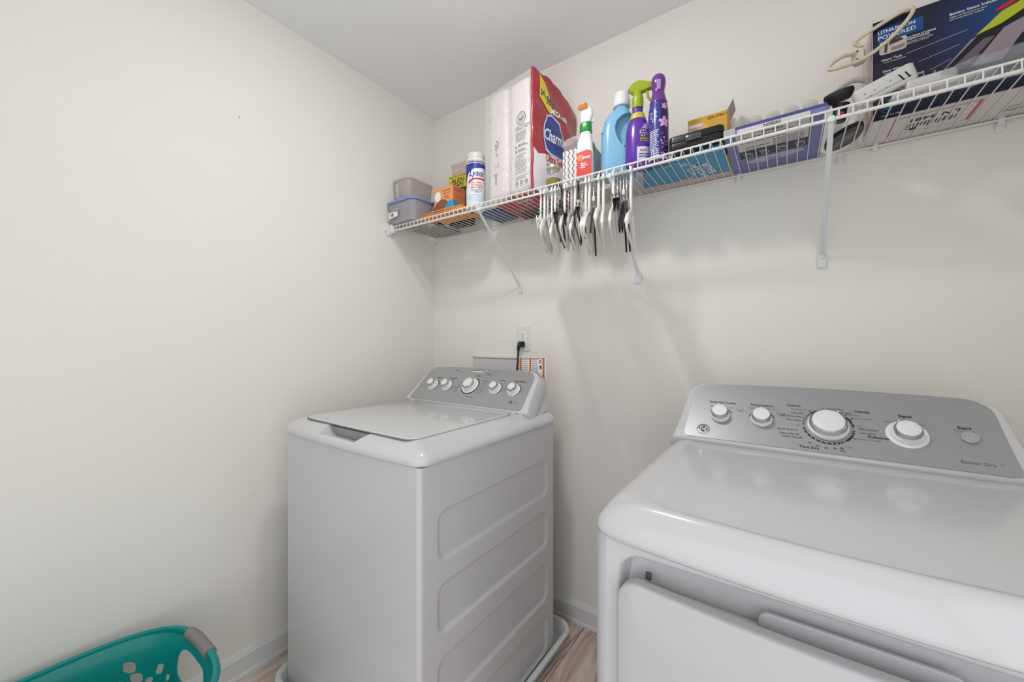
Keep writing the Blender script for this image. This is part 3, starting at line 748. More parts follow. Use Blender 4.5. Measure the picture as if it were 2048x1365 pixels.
P = Print(front_f(.115, .06)); P.rect(-.057, .057, .175, .239, mat('tape_yellow', '#d3c12f', .5)); P.text('SEEN ON TV SOUND', 0, .233, .011, dark_m, .01); P.text('ALiEN', .0, .212, .030, dark_m, .02); P.text('TAPE', .004, .189, .028, dark_m, .02); P.text('nano', .02, .162, .02, whitep_m, .01)
P.build('front_print', t)
b = NB(); box(b, -.035, .055, -.001, .001, 0, .05, 0, M=Matrix.Translation((0, -.0285, .2405)) @ Matrix.Rotation(.25, 4, 'X')); obj('flap', b, card_m, t, smooth=0)
t = thing('blue_carton', 'small bright blue carton tucked beside the orange egg carton', 'box', (.2335, -.190, Z), (0, 0, .0))
paint_box(t, 'carton', .036, .06, .100, cyan_m)
P = Print(front_f(.036, .06)); P.rect(-.0165, .0165, .045, .099, mat('purple_print', '', .5)); P.rect(-.0165, .0165, .088, .099, dark_m, .0006); P.lines(-.014, .012, .078, 4, .007, .002, whitep_m, .0007); P.build('front_print', t)
# folded orange cloth
orc = mat('orange_cloth', '#dd8a3c', .9, bump=(400, .6), noise=(30, '#e39a4c', .4, .6))
t = thing('cleaning_cloth', 'folded orange cloth lying along the front edge of the shelf', 'cloth', (.345, -.2215, Z), (0, 0, .0))
b = NB()
fold = [(-.060, .002), (-.063, .008), (-.060, .015), (-.045, .018), (.045, .016), (.058, .012), (.060, .009), (.055, .006), (.0, .008), (-.045, .010), (-.048, .008), (-.045, .006), (0, .003), (.052, .002), (.055, .0)]
# cross-section runs along y; folds open to the left
secs = []
for i in range(25):
    q = i/24; x = -.135+.27*q; w = .004*math.sin(q*9)+.002*math.sin(q*23)
    prof = [(-.065, .0), (-.070, .006), (-.068, .014), (-.058, .019+w*.5), (-.02, .021+w), (.02, .020+w), (.045, .016), (.050, .008), (.048, 0)]
    sc = .55+.45*min(1, q/.12, (1-q)/.1+.3)
    secs.append([(x, y*1.0, .0+z*sc) for y, z in prof])
loft(b, secs); obj('lower_fold', b, orc, t, smooth=60)
b = NB(); tube(b, smooth_path([(.125, -.062, .020), (.0, -.066, .022), (-.1, -.064, .020), (-.142, -.060, .013), (-.136, -.060, .005), (-.1, -.066, .008), (.0, -.070, .010), (.10, -.066, .011)], 8), .0035, 8, flat=1); obj('rolled_hem', b, orc, t, smooth=60)

# disinfecting wipes canister
t = thing('wipes_canister', 'white canister of disinfecting wipes with a blue label and white lid', 'canister', (.503, -.238, Z), (0, 0, -.05))
pr = [(.0001, 0), (.037, 0), (.041, .004), (.0415, .010), (.0415, .205), (.040, .211), (.0385, .213), (.0001, .213)]
obj('tub', lathe(NB(), pr, 40), mat('canister_white', '#e3e3e2', .35), t)
obj('cap', lathe(NB(), [(.0001, .2125), (.0375, .2125), (.0385, .215), (.0385, .232), (.036, .240), (.030, .243), (.029, .239), (.02, .239), (.02, .246), (.0001, .248)], 40), mat('cap_translucent', '#d5d3cf', .3), t)
nav = mat('navy_blue_print', '#2b3590', .4); ltb = mat('pale_blue_print', '#a9cfe0', .5)
f = cyl_f(lambda z: .0415, a0=-PI/2+.72)
P = Print(f, .008)
P.rect(-.13, .13, .195, .198, nav); P.rect(-.13, .13, .030, .056, mat('ice_print', '#c5dce4', .5))
P.poly([(-.13, .19), (-.13, .10), (-.048, .085), (-.048, .11), (-.040, .135), (-.030, .152), (-.01, .165), (.03, .172), (.13, .172), (.13, .19)], nav)
P.text('KILLS COLD & FLU VIRUSES', .0, .202, .0068, nav, .01); P.rect(-.03, .05, .1935, .1945, red_m)
P.text('Lysol', .006, .146, .037, nav, .018, shear=.25, sx=.85)
P.poly([(-.034, .112), (-.025, .120), (0, .127), (.05, .128), (.05, .122), (0, .120), (-.02, .113), (-.03, .103)], red_m)
P.text('KILLS 99.9%', .004, .106, .0095, red_m, .01); P.text('OF VIRUSES', .006, .096, .0095, red_m, .012); P.text('& BACTERIA*', .006, .086, .0095, red_m, .012)
P.text('DISINFECTING', .006, .074, .0075, nav, .006); P.text('WIPES', .006, .066, .0075, nav, .006); P.lines(-.012, .022, .056, 2, .005, .002, pblue_m)
P.ring(-.032, .048, .007, .009, ltb); P.ring(-.020, .038, .004, .0055, ltb)
P.build('label', t)

# toilet paper bale: two stacks of white rolls in clear film with the red printed bag behind
t = thing('toilet_paper_pack', 'tall red and white pack of toilet rolls, rolls showing through the clear film', 'toilet paper', (.822, -.284, Z), (0, 0, -.175))
# local: x to the left is negative (front face runs -x), y runs back
tp = mat('tissue_white', '#d9d2d0', .5, coat=.3, bump=(38, 1), bdist=.006)
W1, D1, HT = .262, .285, .462
for k in range(2):
    b = NB(); rg = []
    w_ = .127; x0 = -.0085-k*.1275
    zz = [0.008+i*(HT-.008)/40 for i in range(41)]
    for z in zz:
        q = (z-.008)/(HT-.008); seam = abs((q*4) % 1-.5)*2; pinch = .0025*max(0, (seam-.86)/.14)
        if q in (0, 1) or q < .001 or q > .999: e_ = .016
        elif q < .03 or q > .97: e_ = .006
        else: e_ = 0
        e_ += pinch
        rg.append([(x+x0-w_/2, y+.058, z+(.012*k if q > .5 else 0)) for x, y in rrect(w_-2*e_, .116-2*e_, .034, 8)])
    loft(b, rg); obj('roll_stack', b, tp, t, smooth=60)
redb = mat('red_bag', '#a5333d', .32, coat=.3, bump=(14, 1), bdist=.006, noise=(12, '#982b36', .4, .6))
b = NB(); rg = []
NZ = 26
OUT = [(-W1, .075), (-.009, .075), (-.009, .0), (-.004, -.001), (.002, .004)]+[(.003, .02+k*.02) for k in range(11)]+[(.001, D1-.012), (-.012, D1)]+[(-.05-k*.045, D1+.002) for k in range(4)]+[(-W1, D1-.01)]
def tz(u, y):                                              # top of the bag slopes down and puffs towards the wall
    q = min(1, max(0, y/D1)); return HT+.010-.012*q-.11*max(0, q-.35)**1.25+.004*math.sin(y*90)
for j in range(NZ+1):
    q = j/NZ; ring = []
    for (x, y) in OUT:
        z = .004+q*(tz(x, y)-.004); bul = .006*math.sin(q*PI)*math.sin(max(0, min(1, y/D1))*PI)+.0018*math.sin(z*60+y*40)
        ring.append((x+(bul if x > -W1/2 else -bul), y, z))
    rg.append(ring)
loft(b, rg)
# free the front so the roll stacks show
obj('red_bag', b, redb, t, smooth=60)
def bagf(x, y, h):                                         # label coordinates on the right face
    q = y/HT; yy = x; bul = .006*math.sin(min(1, max(0, q))*PI)*math.sin(max(0, min(1, yy/D1))*PI)+.0018*math.sin(y*60+yy*40)
    return Vector((.0032+bul+h, yy, y))
P = Print(bagf, .02); P.h = .0016
cream = mat('white_ink', '#eeeaf0', .45)
P.poly([(.002, .006), (.18, .006), (.18, .18), (.12, .165), (.06, .160), (.03, .152), (.002, .17)], cream)
P.poly([(.058, .275), (.075, .318), (.105, .328), (.155, .312), (.185, .24), (.205, .165), (.10, .160), (.065, .175), (.056, .215)], mat('lilac_ink', '#c9c7e6', .45), .0020)
P.poly([(.064, .275), (.080, .311), (.105, .320), (.150, .305), (.178, .24), (.196, .172), (.10, .172), (.072, .184), (.063, .215)], mat('navy_ink', '#31418f', .45), .0024)
P.text('Charmin', .128, .238, .062, whitep_m, .02, shear=.15, h=.0032, sx=.62)
P.text('Ultra Soft', .122, .148, .036, red_m, .025, h=.0032, sx=.72)
P.poly([(.036, .462), (.036, .375), (.05, .365), (.085, .335), (.105, .325), (.100, .37), (.085, .41), (.07, .44)], mat('yellow_ink', '#d9c72c', .45), .0020)
P.text('24', .051, .392, .030, nav, .02, h=.003, sx=.75); P.text('=', .067, .380, .02, nav, .01, h=.003, sx=.7); P.text('96', .086, .372, .044, nav, .02, h=.003, sx=.62)
P.text('MEGA rolls', .150, .338, .030, cream, .03, h=.003, sx=.7, rot=-.05)
for k in range(5): P.lines(.075, .12, .125-k*.009, 1, .01, .004, nav, .003)
P.build('bag_print', t)
# film gathered at the top and label print on the rolls
P = Print(lambda x, y, h: Vector((x, -.0006-h+max(0, (abs(x+.0625 if x > -.12 else x+.178)-.022))*.20, y)), .012)
P.ring(-.058, .300, .021, .024, dark_m); P.ring(-.058, .300, .013, .0145, dark_m); P.poly([(-.070, .303), (-.062, .298), (-.050, .306), (-.046, .302), (-.055, .292), (-.066, .292)], dark_m)
P.text('FSC MIX PAPER FROM', -.058, .268, .0085, dark_m, .006); P.text('WELL-MANAGED FORESTS', -.058, .259, .0075, dark_m, .01, sx=.9)
P.lines(-.088, -.030, .247, 7, .0055, .0022, grey_m, rag=.15)
P.poly([(-.092, .190), (-.080, .190), (-.086, .200)], dark_m); P.lines(-.074, -.022, .198, 2, .006, .003, dark_m)
P.disc(-.086, .175, .006, dark_m); P.lines(-.074, -.030, .178, 2, .006, .003, dark_m)
P.lines(-.090, -.026, .158, 9, .0085, .003, grey_m); P.lines(-.090, -.026, .076, 3, .006, .0022, grey_m, rag=.1)
for k in range(3): P.ring(-.080+k*.024, .050, .004, .007, dark_m); P.lines(-.086+k*.024, -.074+k*.024, .038, 1, .004, .002, dark_m, rag=0)
P.ring(-.205, .245, .014, .0175, nav); P.disc(-.205, .245, .006, mat('green_print', '#7c9a34', .5))
P.lines(-.222, -.192, .220, 4, .0075, .003, nav, rag=.2); P.ring(-.212, .155, .007, .0085, dark_m)
for a_ in range(2):
    for b_ in range(2): P.rect(-.200+a_*.009, -.193+a_*.009, .150+b_*.011, .159+b_*.011, dark_m); P.rect(-.1992+a_*.009, -.1938+a_*.009, .1508+b_*.011, .1582+b_*.011, whitep_m, .0009)
P.barcode(-.218, -.196, .080, .130, pblue_m, vert=False, n=10)
P.build('film_print', t)
b = NB()
rg = []
for q in range(0, 13):
    x = -.262+.262*q/12; rg.append([(x, .004+.02*j/4, HT-.004+.016*math.sin(j/4*PI)+.006*abs(math.sin(q*1.3))+(.010 if q < 7 else .0)) for j in range(5)])
loft(b, rg, cap=False, closed=False)
bmesh.ops.solidify(b, geom=b.faces[:], thickness=.0006)
obj('gathered_film', b, film_m, t, smooth=60)
b = NB(); box(b, -.2605, .001, -.0075, -.0068, .006, HT+.002)
bmesh.ops.subdivide_edges(b, edges=b.edges[:], cuts=10, use_grid_fill=True)
for v in b.verts: v.co.y += .0012*math.sin(v.co.z*70+v.co.x*30)
obj('film_front', b, mat('clear_front_film', '#ffffff', .08, alpha=.08, bump=(45, 1), bdist=.004), t, smooth=60)

# jar of yellow liquid
glass_m = mat('thin_glass', '#dfe3dc', .04, alpha=.09, coat=.2)
t = thing('glass_jar', 'small round glass jar half full of golden liquid with a pale metal lid', 'jar', (.898, -.258, Z))
obj('glass', lathe(NB(), [(.0001, 0), (.026, 0), (.0285, .003), (.029, .01), (.029, .048), (.026, .057), (.0235, .062), (.0235, .068), (.0222, .068), (.0222, .062), (.027, .048), (.027, .004), (.0001, .003)], 32), glass_m, t)
obj('liquid', lathe(NB(), [(.0001, .0032), (.0274, .0045), (.0274, .032), (.0001, .032)], 32), mat('golden_liquid', '#7c640a', .1), t)
obj('lid', lathe(NB(), [(.0001, .0685), (.0240, .0685), (.0252, .0695), (.0252, .080), (.024, .082), (.0001, .0822)], 32), mat('lid_tin', '#bdb6a4', .3, metal=.6), t)
# chevron tissue box
t = thing('tissue_box', 'white tissue box with a grey chevron zigzag pattern, beside the jar', 'tissue box', (.990, -.195, Z), (0, 0, .05))
bx, by, bz = .115, .112, .128
b = NB(); box(b, -bx/2, bx/2, -by/2, by/2, 0, bz, .001, 1); obj('carton', b, mat('tissue_board', '#dcd9d8', .6), t, smooth=30)
zig = mat('zigzag_grey', '#77736f', .6)
for f_, w_ in ((front_f(bx, by), bx), (right_f(bx, by), by)):
    P = Print(f_)
    for k in range(7):
        x0 = -w_/2+.002+k*.0165; n_ = 11
        for j in range(n_):
            za, zb = j*bz/n_, (j+1)*bz/n_; xa, xb = (x0, x0+.008) if j % 2 else (x0+.008, x0)
            P.poly([(xa, za), (xa+.0045, za), (xb+.0045, zb), (xb, zb)] if xb+.0045 < w_/2 and xa+.0045 < w_/2 else [(xa, za), (min(xa+.002, w_/2), za), (min(xb+.002, w_/2), zb), (xb, zb)], zig)
    P.build('zigzag_print', t)
P = Print(plane_f((0, 0, bz+.0001), (1, 0, 0), (0, 1, 0))); P.disc(0, 0, .035, mat('slot_dark', '#4a4643', .8), sy=.6); P.build('opening', t)
b = NB()
lathe(b, [(.024, 0), (.022, .01), (.014, .022), (.02, .034), (.004, .03)], 14, M=Matrix.Translation((0, 0, bz+.001)), sy=.5)
for v in b.verts: v.co += Vector((.004*math.sin(v.co.z*300), .003*math.sin(v.co.x*200), 0))
obj('tissue', b, mat('tissue_white', '', .5), t, smooth=70)
t = thing('plastic_bag', 'crumpled clear plastic bag on top of the chevron tissue box', 'bag', (.970, -.215, Z+bz+.036))
b = NB(); bmesh.ops.create_icosphere(b, subdivisions=4, radius=.036)
for v in b.verts:
    n_ = .006*(math.sin(v.co.x*160)+math.sin(v.co.y*190+1)+math.sin(v.co.z*150+v.co.x*90)); v.co *= (1+n_*9); v.co.z *= .62; v.co.x *= 1.35; v.co.z += -.001
obj('film', b, mat('bag_film', '#e4d9de', .1, alpha=.35, bump=(80, 1), bdist=.003), t, smooth=25)

# spray cleaner with green band
def sq_bottle(b, secs, n=6):                               # (w, d, r, z, xoff)
    loft(b, [[(x+o_, y, z) for x, y in rrect(w_, d_, r_, n)] for w_, d_, r_, z, o_ in secs])
t = thing('spray_cleaner', 'white spray cleaner bottle with an orange nozzle, a green band and a red label', 'spray bottle', (1.030, -.282+.02, Z), (0, 0, .18))
b = NB(); sq_bottle(b, [(.056, .038, .012, 0, 0), (.060, .042, .014, .003, 0), (.060, .042, .014, .088, 0), (.054, .040, .014, .125, -.001), (.042, .036, .014, .150, 0), (.037, .034, .014, .162, .001)]); obj('bottle', b, mat('bottle_white', '#e6e6e8', .25), t)
b = NB(); sq_bottle(b, [(.0385, .0355, .014, .162, .001), (.042, .037, .014, .164, .001), (.040, .036, .014, .192, .001), (.036, .034, .012, .196, .002)]); obj('green_collar', b, mat('green_plastic', '#1f8a3c', .3), t)
b = NB(); sq_bottle(b, [(.034, .032, .01, .196, .002), (.038, .032, .01, .200, .003), (.044, .030, .009, .222, .005), (.042, .028, .009, .240, .003), (.030, .026, .008, .252, -.002), (.022, .024, .006, .257, -.004)]); obj('spray_head', b, mat('bottle_white', '', .25), t)
b = NB(); sq_bottle(b, [(.034, .022, .006, .0, 0), (.030, .018, .005, .014, 0)]); 
for v in b.verts: v.co = Matrix.Translation((-.006, -.010, .246)) @ Matrix.Rotation(.45, 4, 'X') @ Matrix.Rotation(-.15, 4, 'Y') @ v.co
obj('nozzle', b, mat('orange_plastic', '#d97a28', .35), t)
b = NB(); tube(b, smooth_path([(.017, 0, .236), (.026, .0, .215), (.024, 0, .196)], 5), .004, 8); obj('trigger', b, mat('bottle_white', '', .25), t)
P = Print(front_f(0, .0425)); P.poly([(-.026, .004), (.026, .004), (.026, .088), (.010, .096), (-.026, .088)], mat('label_red', '#d23a36', .4)); P.text('Comet', .002, .070, .017, whitep_m, .02, sx=.8, h=.0012); P.ring(-.012, .070, .009, .011, mat('label_yellow', '#e3c93a', .4), h=.001)
for z, w_ in ((.050, .012), (.043, .016), (.036, .01)): P.lines(-.012, -.012+w_*1.6, z, 1, .005, .004, whitep_m, .001, rag=.1)
P.build('front_label', t)
P = Print(right_f(.0605, 0)); P.lines(-.015, .016, .110, 12, .008, .003, pblue_m, rag=.2); P.poly([(-.016, .100), (.016, .092), (.016, .118), (-.016, .124)], mat('green_dark', '#1f6f52', .4), .0006); P.build('side_label', t)

# light blue detergent jug
jug_m = mat('pale_blue_plastic', '#7fb4d4', .28, bump=(40, .05)); jugd_m = mat('pale_blue_plastic', '', .3)
t = thing('detergent_jug', 'large light blue detergent jug with a moulded handle and white cap', 'jug', (1.128, -.205, Z), (0, 0, .30))
b = NB()
secs = [(.108, .074, .022, 0, 0), (.116, .082, .026, .005, 0), (.118, .084, .03, .05, 0), (.114, .084, .03, .11, -.001), (.112, .082, .03, .155, -.002), (.102, .076, .03, .185, -.001), (.084, .068, .028, .212, .002), (.062, .056, .026, .228, .006), (.046, .046, .022, .236, .010), (.044, .044, .021, .244, .010)]
sq_bottle(b, secs, 8); jo = obj('jug_body', b, jug_m, t, smooth=60)
c = NB()
loft(c, [[(x, y_, z) for x, z in ((.012, .098), (.000, .118), (-.008, .142), (-.010, .165), (-.004, .184), (.010, .199), (.030, .208), (.066, .212), (.066, .150), (.040, .142), (.026, .122))] for y_ in (-.09, -.012)])
loft(c, [[(x, y_, z) for x, z in rrect(.013, .050, .006, 6, 0, -.049, .172)] for y_ in (-.09, -.004)])
loft(c, [[(x, y_, z) for x, z in ((.020, .094), (.066, .110), (.066, -.01), (.046, -.01), (.036, .045))] for y_ in (-.09, -.029)])
cut = obj('cut', c, jug_m, t); bpy.context.view_layer.update(); boolean(jo, cut)
b = NB(); lathe(b, [(.0001, .244), (.029, .244), (.030, .246), (.0295, .268), (.027, .272), (.0255, .288), (.024, .291), (.0001, .292)], 32, c=(.010, 0)); obj('cap', b, mat('cap_white', '#e2e2e4', .25), t)

# purple stain spray with lime trigger
pur_m = mat('purple_plastic', '#5a2b9e', .22, coat=.3); lime_m = mat('lime_plastic', '#95a81f', .3)
t = thing('stain_spray', 'purple stain remover spray bottle with a lime green trigger head', 'spray bottle', (1.206, -.243, Z), (0, 0, .25))
pb = [(.0001, 0), (.036, 0), (.039, .004), (.0395, .03), (.039, .09), (.036, .125), (.031, .148), (.024, .163), (.0175, .178), (.0165, .2), (.0001, .2)]
obj('bottle', lathe(NB(), pb, 36, sy=.72), pur_m, t)
obj('yellow_shoulder', lathe(NB(), [(.0255, .160), (.0258, .1612), (.0195, .180), (.0185, .1795)], 36, sy=.75, cap=False), mat('label_lime', '#c2b83c', .35), t)
b = NB()
lathe(b, [(.0001, .198), (.0175, .198), (.0185, .202), (.0178, .212), (.0188, .216), (.0178, .224), (.0185, .228), (.017, .236), (.0145, .242), (.0135, .252), (.0001, .252)], 20, sy=.9); obj('collar', b, lime_m, t)
b = NB()
hd = [(-.032, .262), (-.012, .284), (.006, .288), (.046, .272), (.050, .262), (.046, .256), (.014, .250), (-.012, .246)]
loft(b, [[(x, y_*.7 if abs(y_) > .01 else y_, z) for x, z in hd] for y_ in (-.014, .014)]); bmesh.ops.bevel(b, geom=b.edges[:], offset=.0025, segments=2, affect='EDGES'); obj('spray_head', b, lime_m, t)
b = NB(); tube(b, smooth_path([(.026, 0, .256), (.030, 0, .245), (.033, 0, .230), (.040, 0, .218), (.044, 0, .214)], 4), lambda q: .0045-.001*q, 8, flat=1.3); obj('trigger', b, lime_m, t)
b = NB(); tube(b, [(.047, 0, .264), (.056, 0, .262)], .005, 12); obj('nozzle', b, lime_m, t)
P = Print(cyl_f(prof_R(pb, .039), a0=-PI/2+.55, sy=.72), .006); P.h = .0005
lil = mat('lilac_print', '#b79ad0', .45)
P.poly([(.0, .128), (.012, .140), (.026, .132), (.032, .11), (.030, .09), (.02, .074), (0, .078), (-.012, .09), (-.014, .112)], lil); P.text('OXI', .008, .112, .020, dark_m, .025, h=.0012); P.text('CLEAN', .010, .095, .019, dark_m, .03, sx=.8, h=.0012)
P.rect(-.012, .034, .078, .086, lime_m, .001); P.lines(-.009, .03, .082, 1, .01, .003, dark_m, .0014); P.rect(-.022, .036, .016, .060, mat('lilac_white', '#d8cfe2', .4)); P.text('BLAST', 0, .048, .009, dark_m, .01); P.lines(-.016, .03, .036, 2, .008, .004, pblue_m, .001)
P.build('label', t)

# purple air freshener
t = thing('air_freshener_can', 'dark purple aerosol air freshener with a round translucent purple cap', 'spray can', (1.272, -.243, Z))
pa = [(.0001, 0), (.027, 0), (.0300, .004), (.0305, .012), (.0305, .150), (.029, .170), (.0255, .188), (.0255, .190)]
obj('can', lathe(NB(), pa, 36), mat('can_blue', '#39378a', .22, coat=.3), t)
obj('cap', lathe(NB(), [(.0265, .189), (.0265, .191), (.0225, .208), (.0190, .222), (.0185, .230), (.0205, .240), (.0228, .252), (.0225, .264), (.019, .275), (.012, .282), (.0001, .284)], 36), mat('cap_purple', '#6d2f86', .15, coat=.4), t)
obj('base_rim', lathe(NB(), [(.0305, .003), (.0315, .004), (.0315, .013), (.0306, .014)], 36, cap=False), mat('rim_white', '#d0cfd6', .3), t)
P = Print(cyl_f(prof_R(pa, .0305), a0=-PI/2+.1), .005)
P.poly([(.010, .012), (.044, .012), (.044, .178), (.012, .178)], mat('can_violet', '#33204f', .3))
pk = mat('pink_petal', '#d9a5d6', .45); mg = mat('magenta_print', '#8a3f9c', .45)
for a, cx_, cy_, r_ in [(k*2*PI/5+.3, .022, .118, .016) for k in range(5)]+[(k*2*PI/5, .024, .168, .010) for k in range(5)]:
    P.poly([(cx_+math.cos(a)*r_*.6+r_*.5*math.cos(q)*math.cos(a)-r_*.33*math.sin(q)*math.sin(a), cy_+math.sin(a)*r_*.6+r_*.5*math.cos(q)*math.sin(a)+r_*.33*math.sin(q)*math.cos(a)) for q in [k*PI/6 for k in range(12)]], pk, .0010)
for k in range(46): P.disc(random.uniform(.012, .042), random.uniform(.014, .085), random.uniform(.0012, .003), random.choice((mg, pk, pur_m)), .001)
P.lines(-.024, .006, .094, 11, .0055, .0022, whitep_m, rag=.2)
for x, z in ((-.018, .150), (-.004, .150), (-.018, .137), (-.004, .137), (-.011, .126)): P.ring(x, z, .003, .0042, whitep_m)
for k in range(4): P.lines(-.02, .006, .034-k*.006, 1, .005, .003, whitep_m, rag=.1)
P.build('label', t)
P = Print(cyl_f(lambda z: .0229 if z is None or z > .24 else .0210, a0=-PI/2+.3), .006); P.rect(-.006, .006, .226, .256, mat('cap_window', '#a990bd', .2), .0008); P.build('cap_window', t)

# flat blue sealer box lying on the deck, black case and yellow carton on it
bl_m = mat('blue_board', '#4b93bb', .5)
t = thing('flat_blue_box', 'flat blue box lying on the shelf, white lettering on its underside', 'box', (1.322, -.140, Z), (0, 0, 0))
b = NB(); loft(b, [[(x, y, z) for x, y in [(-.110, -.062), (.133, -.105), (.130, .132), (-.165, .128)]] for z in (0, .012)]); obj('carton', b, bl_m, t, smooth=0)
P = Print(under_f(0))
P.poly([(-.160, -.1275), (.129, -.131), (.130, -.088), (-.155, -.074)], mat('cardboard_pale', '#cbb9b2', .8))
P.text('VACUUM', .052, -.028, .030, whitep_m, .02, rot=PI/2+.12, mirror=False); P.text('SEALER', .079, -.022, .030, whitep_m, .02, rot=PI/2+.12)
P.text('MULTI', .027, -.022, .022, whitep_m, .02, rot=PI/2+.12); P.ring(.015, .050, .006, .009, whitep_m); P.text('(ECO)', .002, -.070, .016, whitep_m, .02, rot=PI+.1)
P.lines(-.04, -.015, .07, 2, .01, .004, mat('label_yellow', '', .4)); P.lines(-.02, -.018, .07, 1, .01, .004, whitep_m)
P.build('underside_print', t)
t = thing('black_case', 'glossy black hard case with a latch, lying on the flat blue box', 'case', (1.384, -.212, Z+.0126), (0, 0, .02))
b = NB(); rslab(b, 0, 0, .150, .130, 0, .022, .014, e=.003, e0=.003); obj('base_shell', b, black_m, t)
b = NB(); rslab(b, 0, 0, .150, .130, .0225, .044, .014, e=.006); obj('lid_shell', b, black_m, t)
b = NB(); box(b, -.025, .018, -.070, -.0655, .016, .034, .0015); obj('latch', b, mat('latch_gloss', '#4a4a4c', .15), t)
b = NB(); lathe(b, [(.0001, 0), (.030, 0), (.031, .004), (.022, .012), (.0001, .013)], 24, c=(.040, .030), M=Matrix.Translation((0, 0, .0445))); obj('lid_knob', b, black_m, t)
t = thing('yellow_carton', 'yellow carton with upside-down lettering, behind the black case', 'box', (1.392, -.062, Z+.0126), (0, 0, .0))
paint_box(t, 'carton', .118, .085, .168, mat('yellow_board', '#d6a52c', .5))
P = Print((lambda f0: (lambda x, y, h: f0(x, y+.030, h)))(front_f(.118, .085))); P.text('1 HALF SIZE', .030, .127, .011, dark_m, .01, rot=PI); P.rect(-.058, -.010, .02, .120, mat('peach_print', '#e0b08e', .5)); P.rect(-.055, -.018, .108, .117, whitep_m, .0007)
P.disc(-.034, .088, .015, mat('grey_violet', '#a9a2bd', .5), .0008); P.text('bags', -.034, .086, .013, whitep_m, .01, rot=PI, h=.0014); P.disc(.016, .062, .020, ltb, .0008)
for k in range(4): P.poly([(-.012, .115-k*.01), (-.010, .117-k*.01), (.02, .075), (.015, .07)], mat('label_yellow', '', .4), .0006)
P.build('front_print', t)
b = NB(); box(b, -.058, .058, -.001, .001, 0, .028, 0, M=Matrix.Translation((0, .0405, .1685)) @ Matrix.Rotation(.08, 4, 'X')); obj('flap', b, card_m, t, smooth=0)
b = NB(); box(b, -.001, .001, -.038, .038, 0, .034, 0, M=Matrix.Translation((.0578, 0, .1685)) @ Matrix.Rotation(.5, 4, 'Y')); obj('flap', b, card_m, t, smooth=0)

# periwinkle flat box, with clear domed carton standing on it
pw_m = mat('periwinkle_board', '#7678ae', .5)
t = thing('periwinkle_box', 'flat periwinkle box with white and navy info panels underneath, beside the third brace', 'box', (1.575, -.152, Z), (0, 0, 0))
paint_box(t, 'carton', .226, .290, .022, pw_m)
P = Print(under_f(0))
pnl = mat('panel_white', '#cfc9c8', .55); nv2 = mat('navy_panel', '#2b2b45', .5)
P.rect(-.085, .080, .075, .140, pnl); P.rect(-.085, .080, .025, .075, pnl); P.rect(-.085, .080, -.030, .022, nv2, .0006)
P.text('DESIGN', .0, .128, .014, dark_m, .02, rot=PI); P.lines(-.075, .075, .110, 4, .010, .003, dark_m, .0009); P.lines(.0, .075, .066, 6, .007, .0025, grey_m, .0009, rag=.1); P.rect(-.070, -.008, .045, .048, dark_m, .0009); P.rect(-.070, -.030, .030, .033, dark_m, .0009)
for k in range(4): P.ring(-.062+k*.042, -.012, .009, .0105, whitep_m, h=.0012); P.lines(-.076+k*.042, -.050+k*.042, .008, 2, .006, .002, whitep_m, .0012)
P.poly([(-.075, -.055), (-.03, -.042), (.03, -.038), (.070, -.045), (.075, -.06), (.04, -.075), (-.02, -.085), (-.06, -.075)], mat('skin_print', '#b5adbb', .5), .0006)
P.text('travel', -.0, -.066, .014, dark_m, .0, rot=PI, h=.001); P.text('design', -.0, -.082, .014, dark_m, .0, rot=PI, h=.001)
P.build('underside_print', t)
P = Print(front_f(.226, .290)); P.rect(-.112, .112, .014, .0215, mat('indigo_print', '#454a86', .5)); P.rect(-.112, -.085, .001, .020, whitep_m, .0005); 
for k in range(10): P.rect(-.110+k*.0025, -.1088+k*.0025, .003, .019, dark_m, .0007)
P.rect(-.08, .08, .0, .013, pnl); P.text('DESIGN', .0, .007, .011, dark_m, .02, rot=PI); P.build('front_print', t)
t = thing('clear_domed_tray', 'clear plastic tray with round domes lying on the periwinkle box', 'tray', (1.575, -.165, Z+.0228))
dm = mat('clear_dome_plastic', '#d2cec6', .08, alpha=.30, coat=.6)
b = NB(); rslab(b, 0, 0, .21, .10, 0, .004, .01); obj('tray_base', b, dm, t)
first = None
for i in range(5):
    for j in range(2):
        if first is None:
            b = NB(); lathe(b, [(.021, .0045), (.0205, .035), (.0195, .050), (.0165, .060), (.010, .067), (.003, .0695), (.0002, .0685)], 20, cap=False)
            lathe(b, [(.0185, .006), (.0175, .048), (.014, .054), (.0002, .060)], 20, cap=False); o = obj('dome', b, dm, t, smooth=60, loc=(-.084+i*.042, -.022+j*.044, 0)); first = o
        else:
            o = first.copy(); C.objects.link(o); o.parent = t; o.location = (-.084+i*.042, -.022+j*.044, 0)

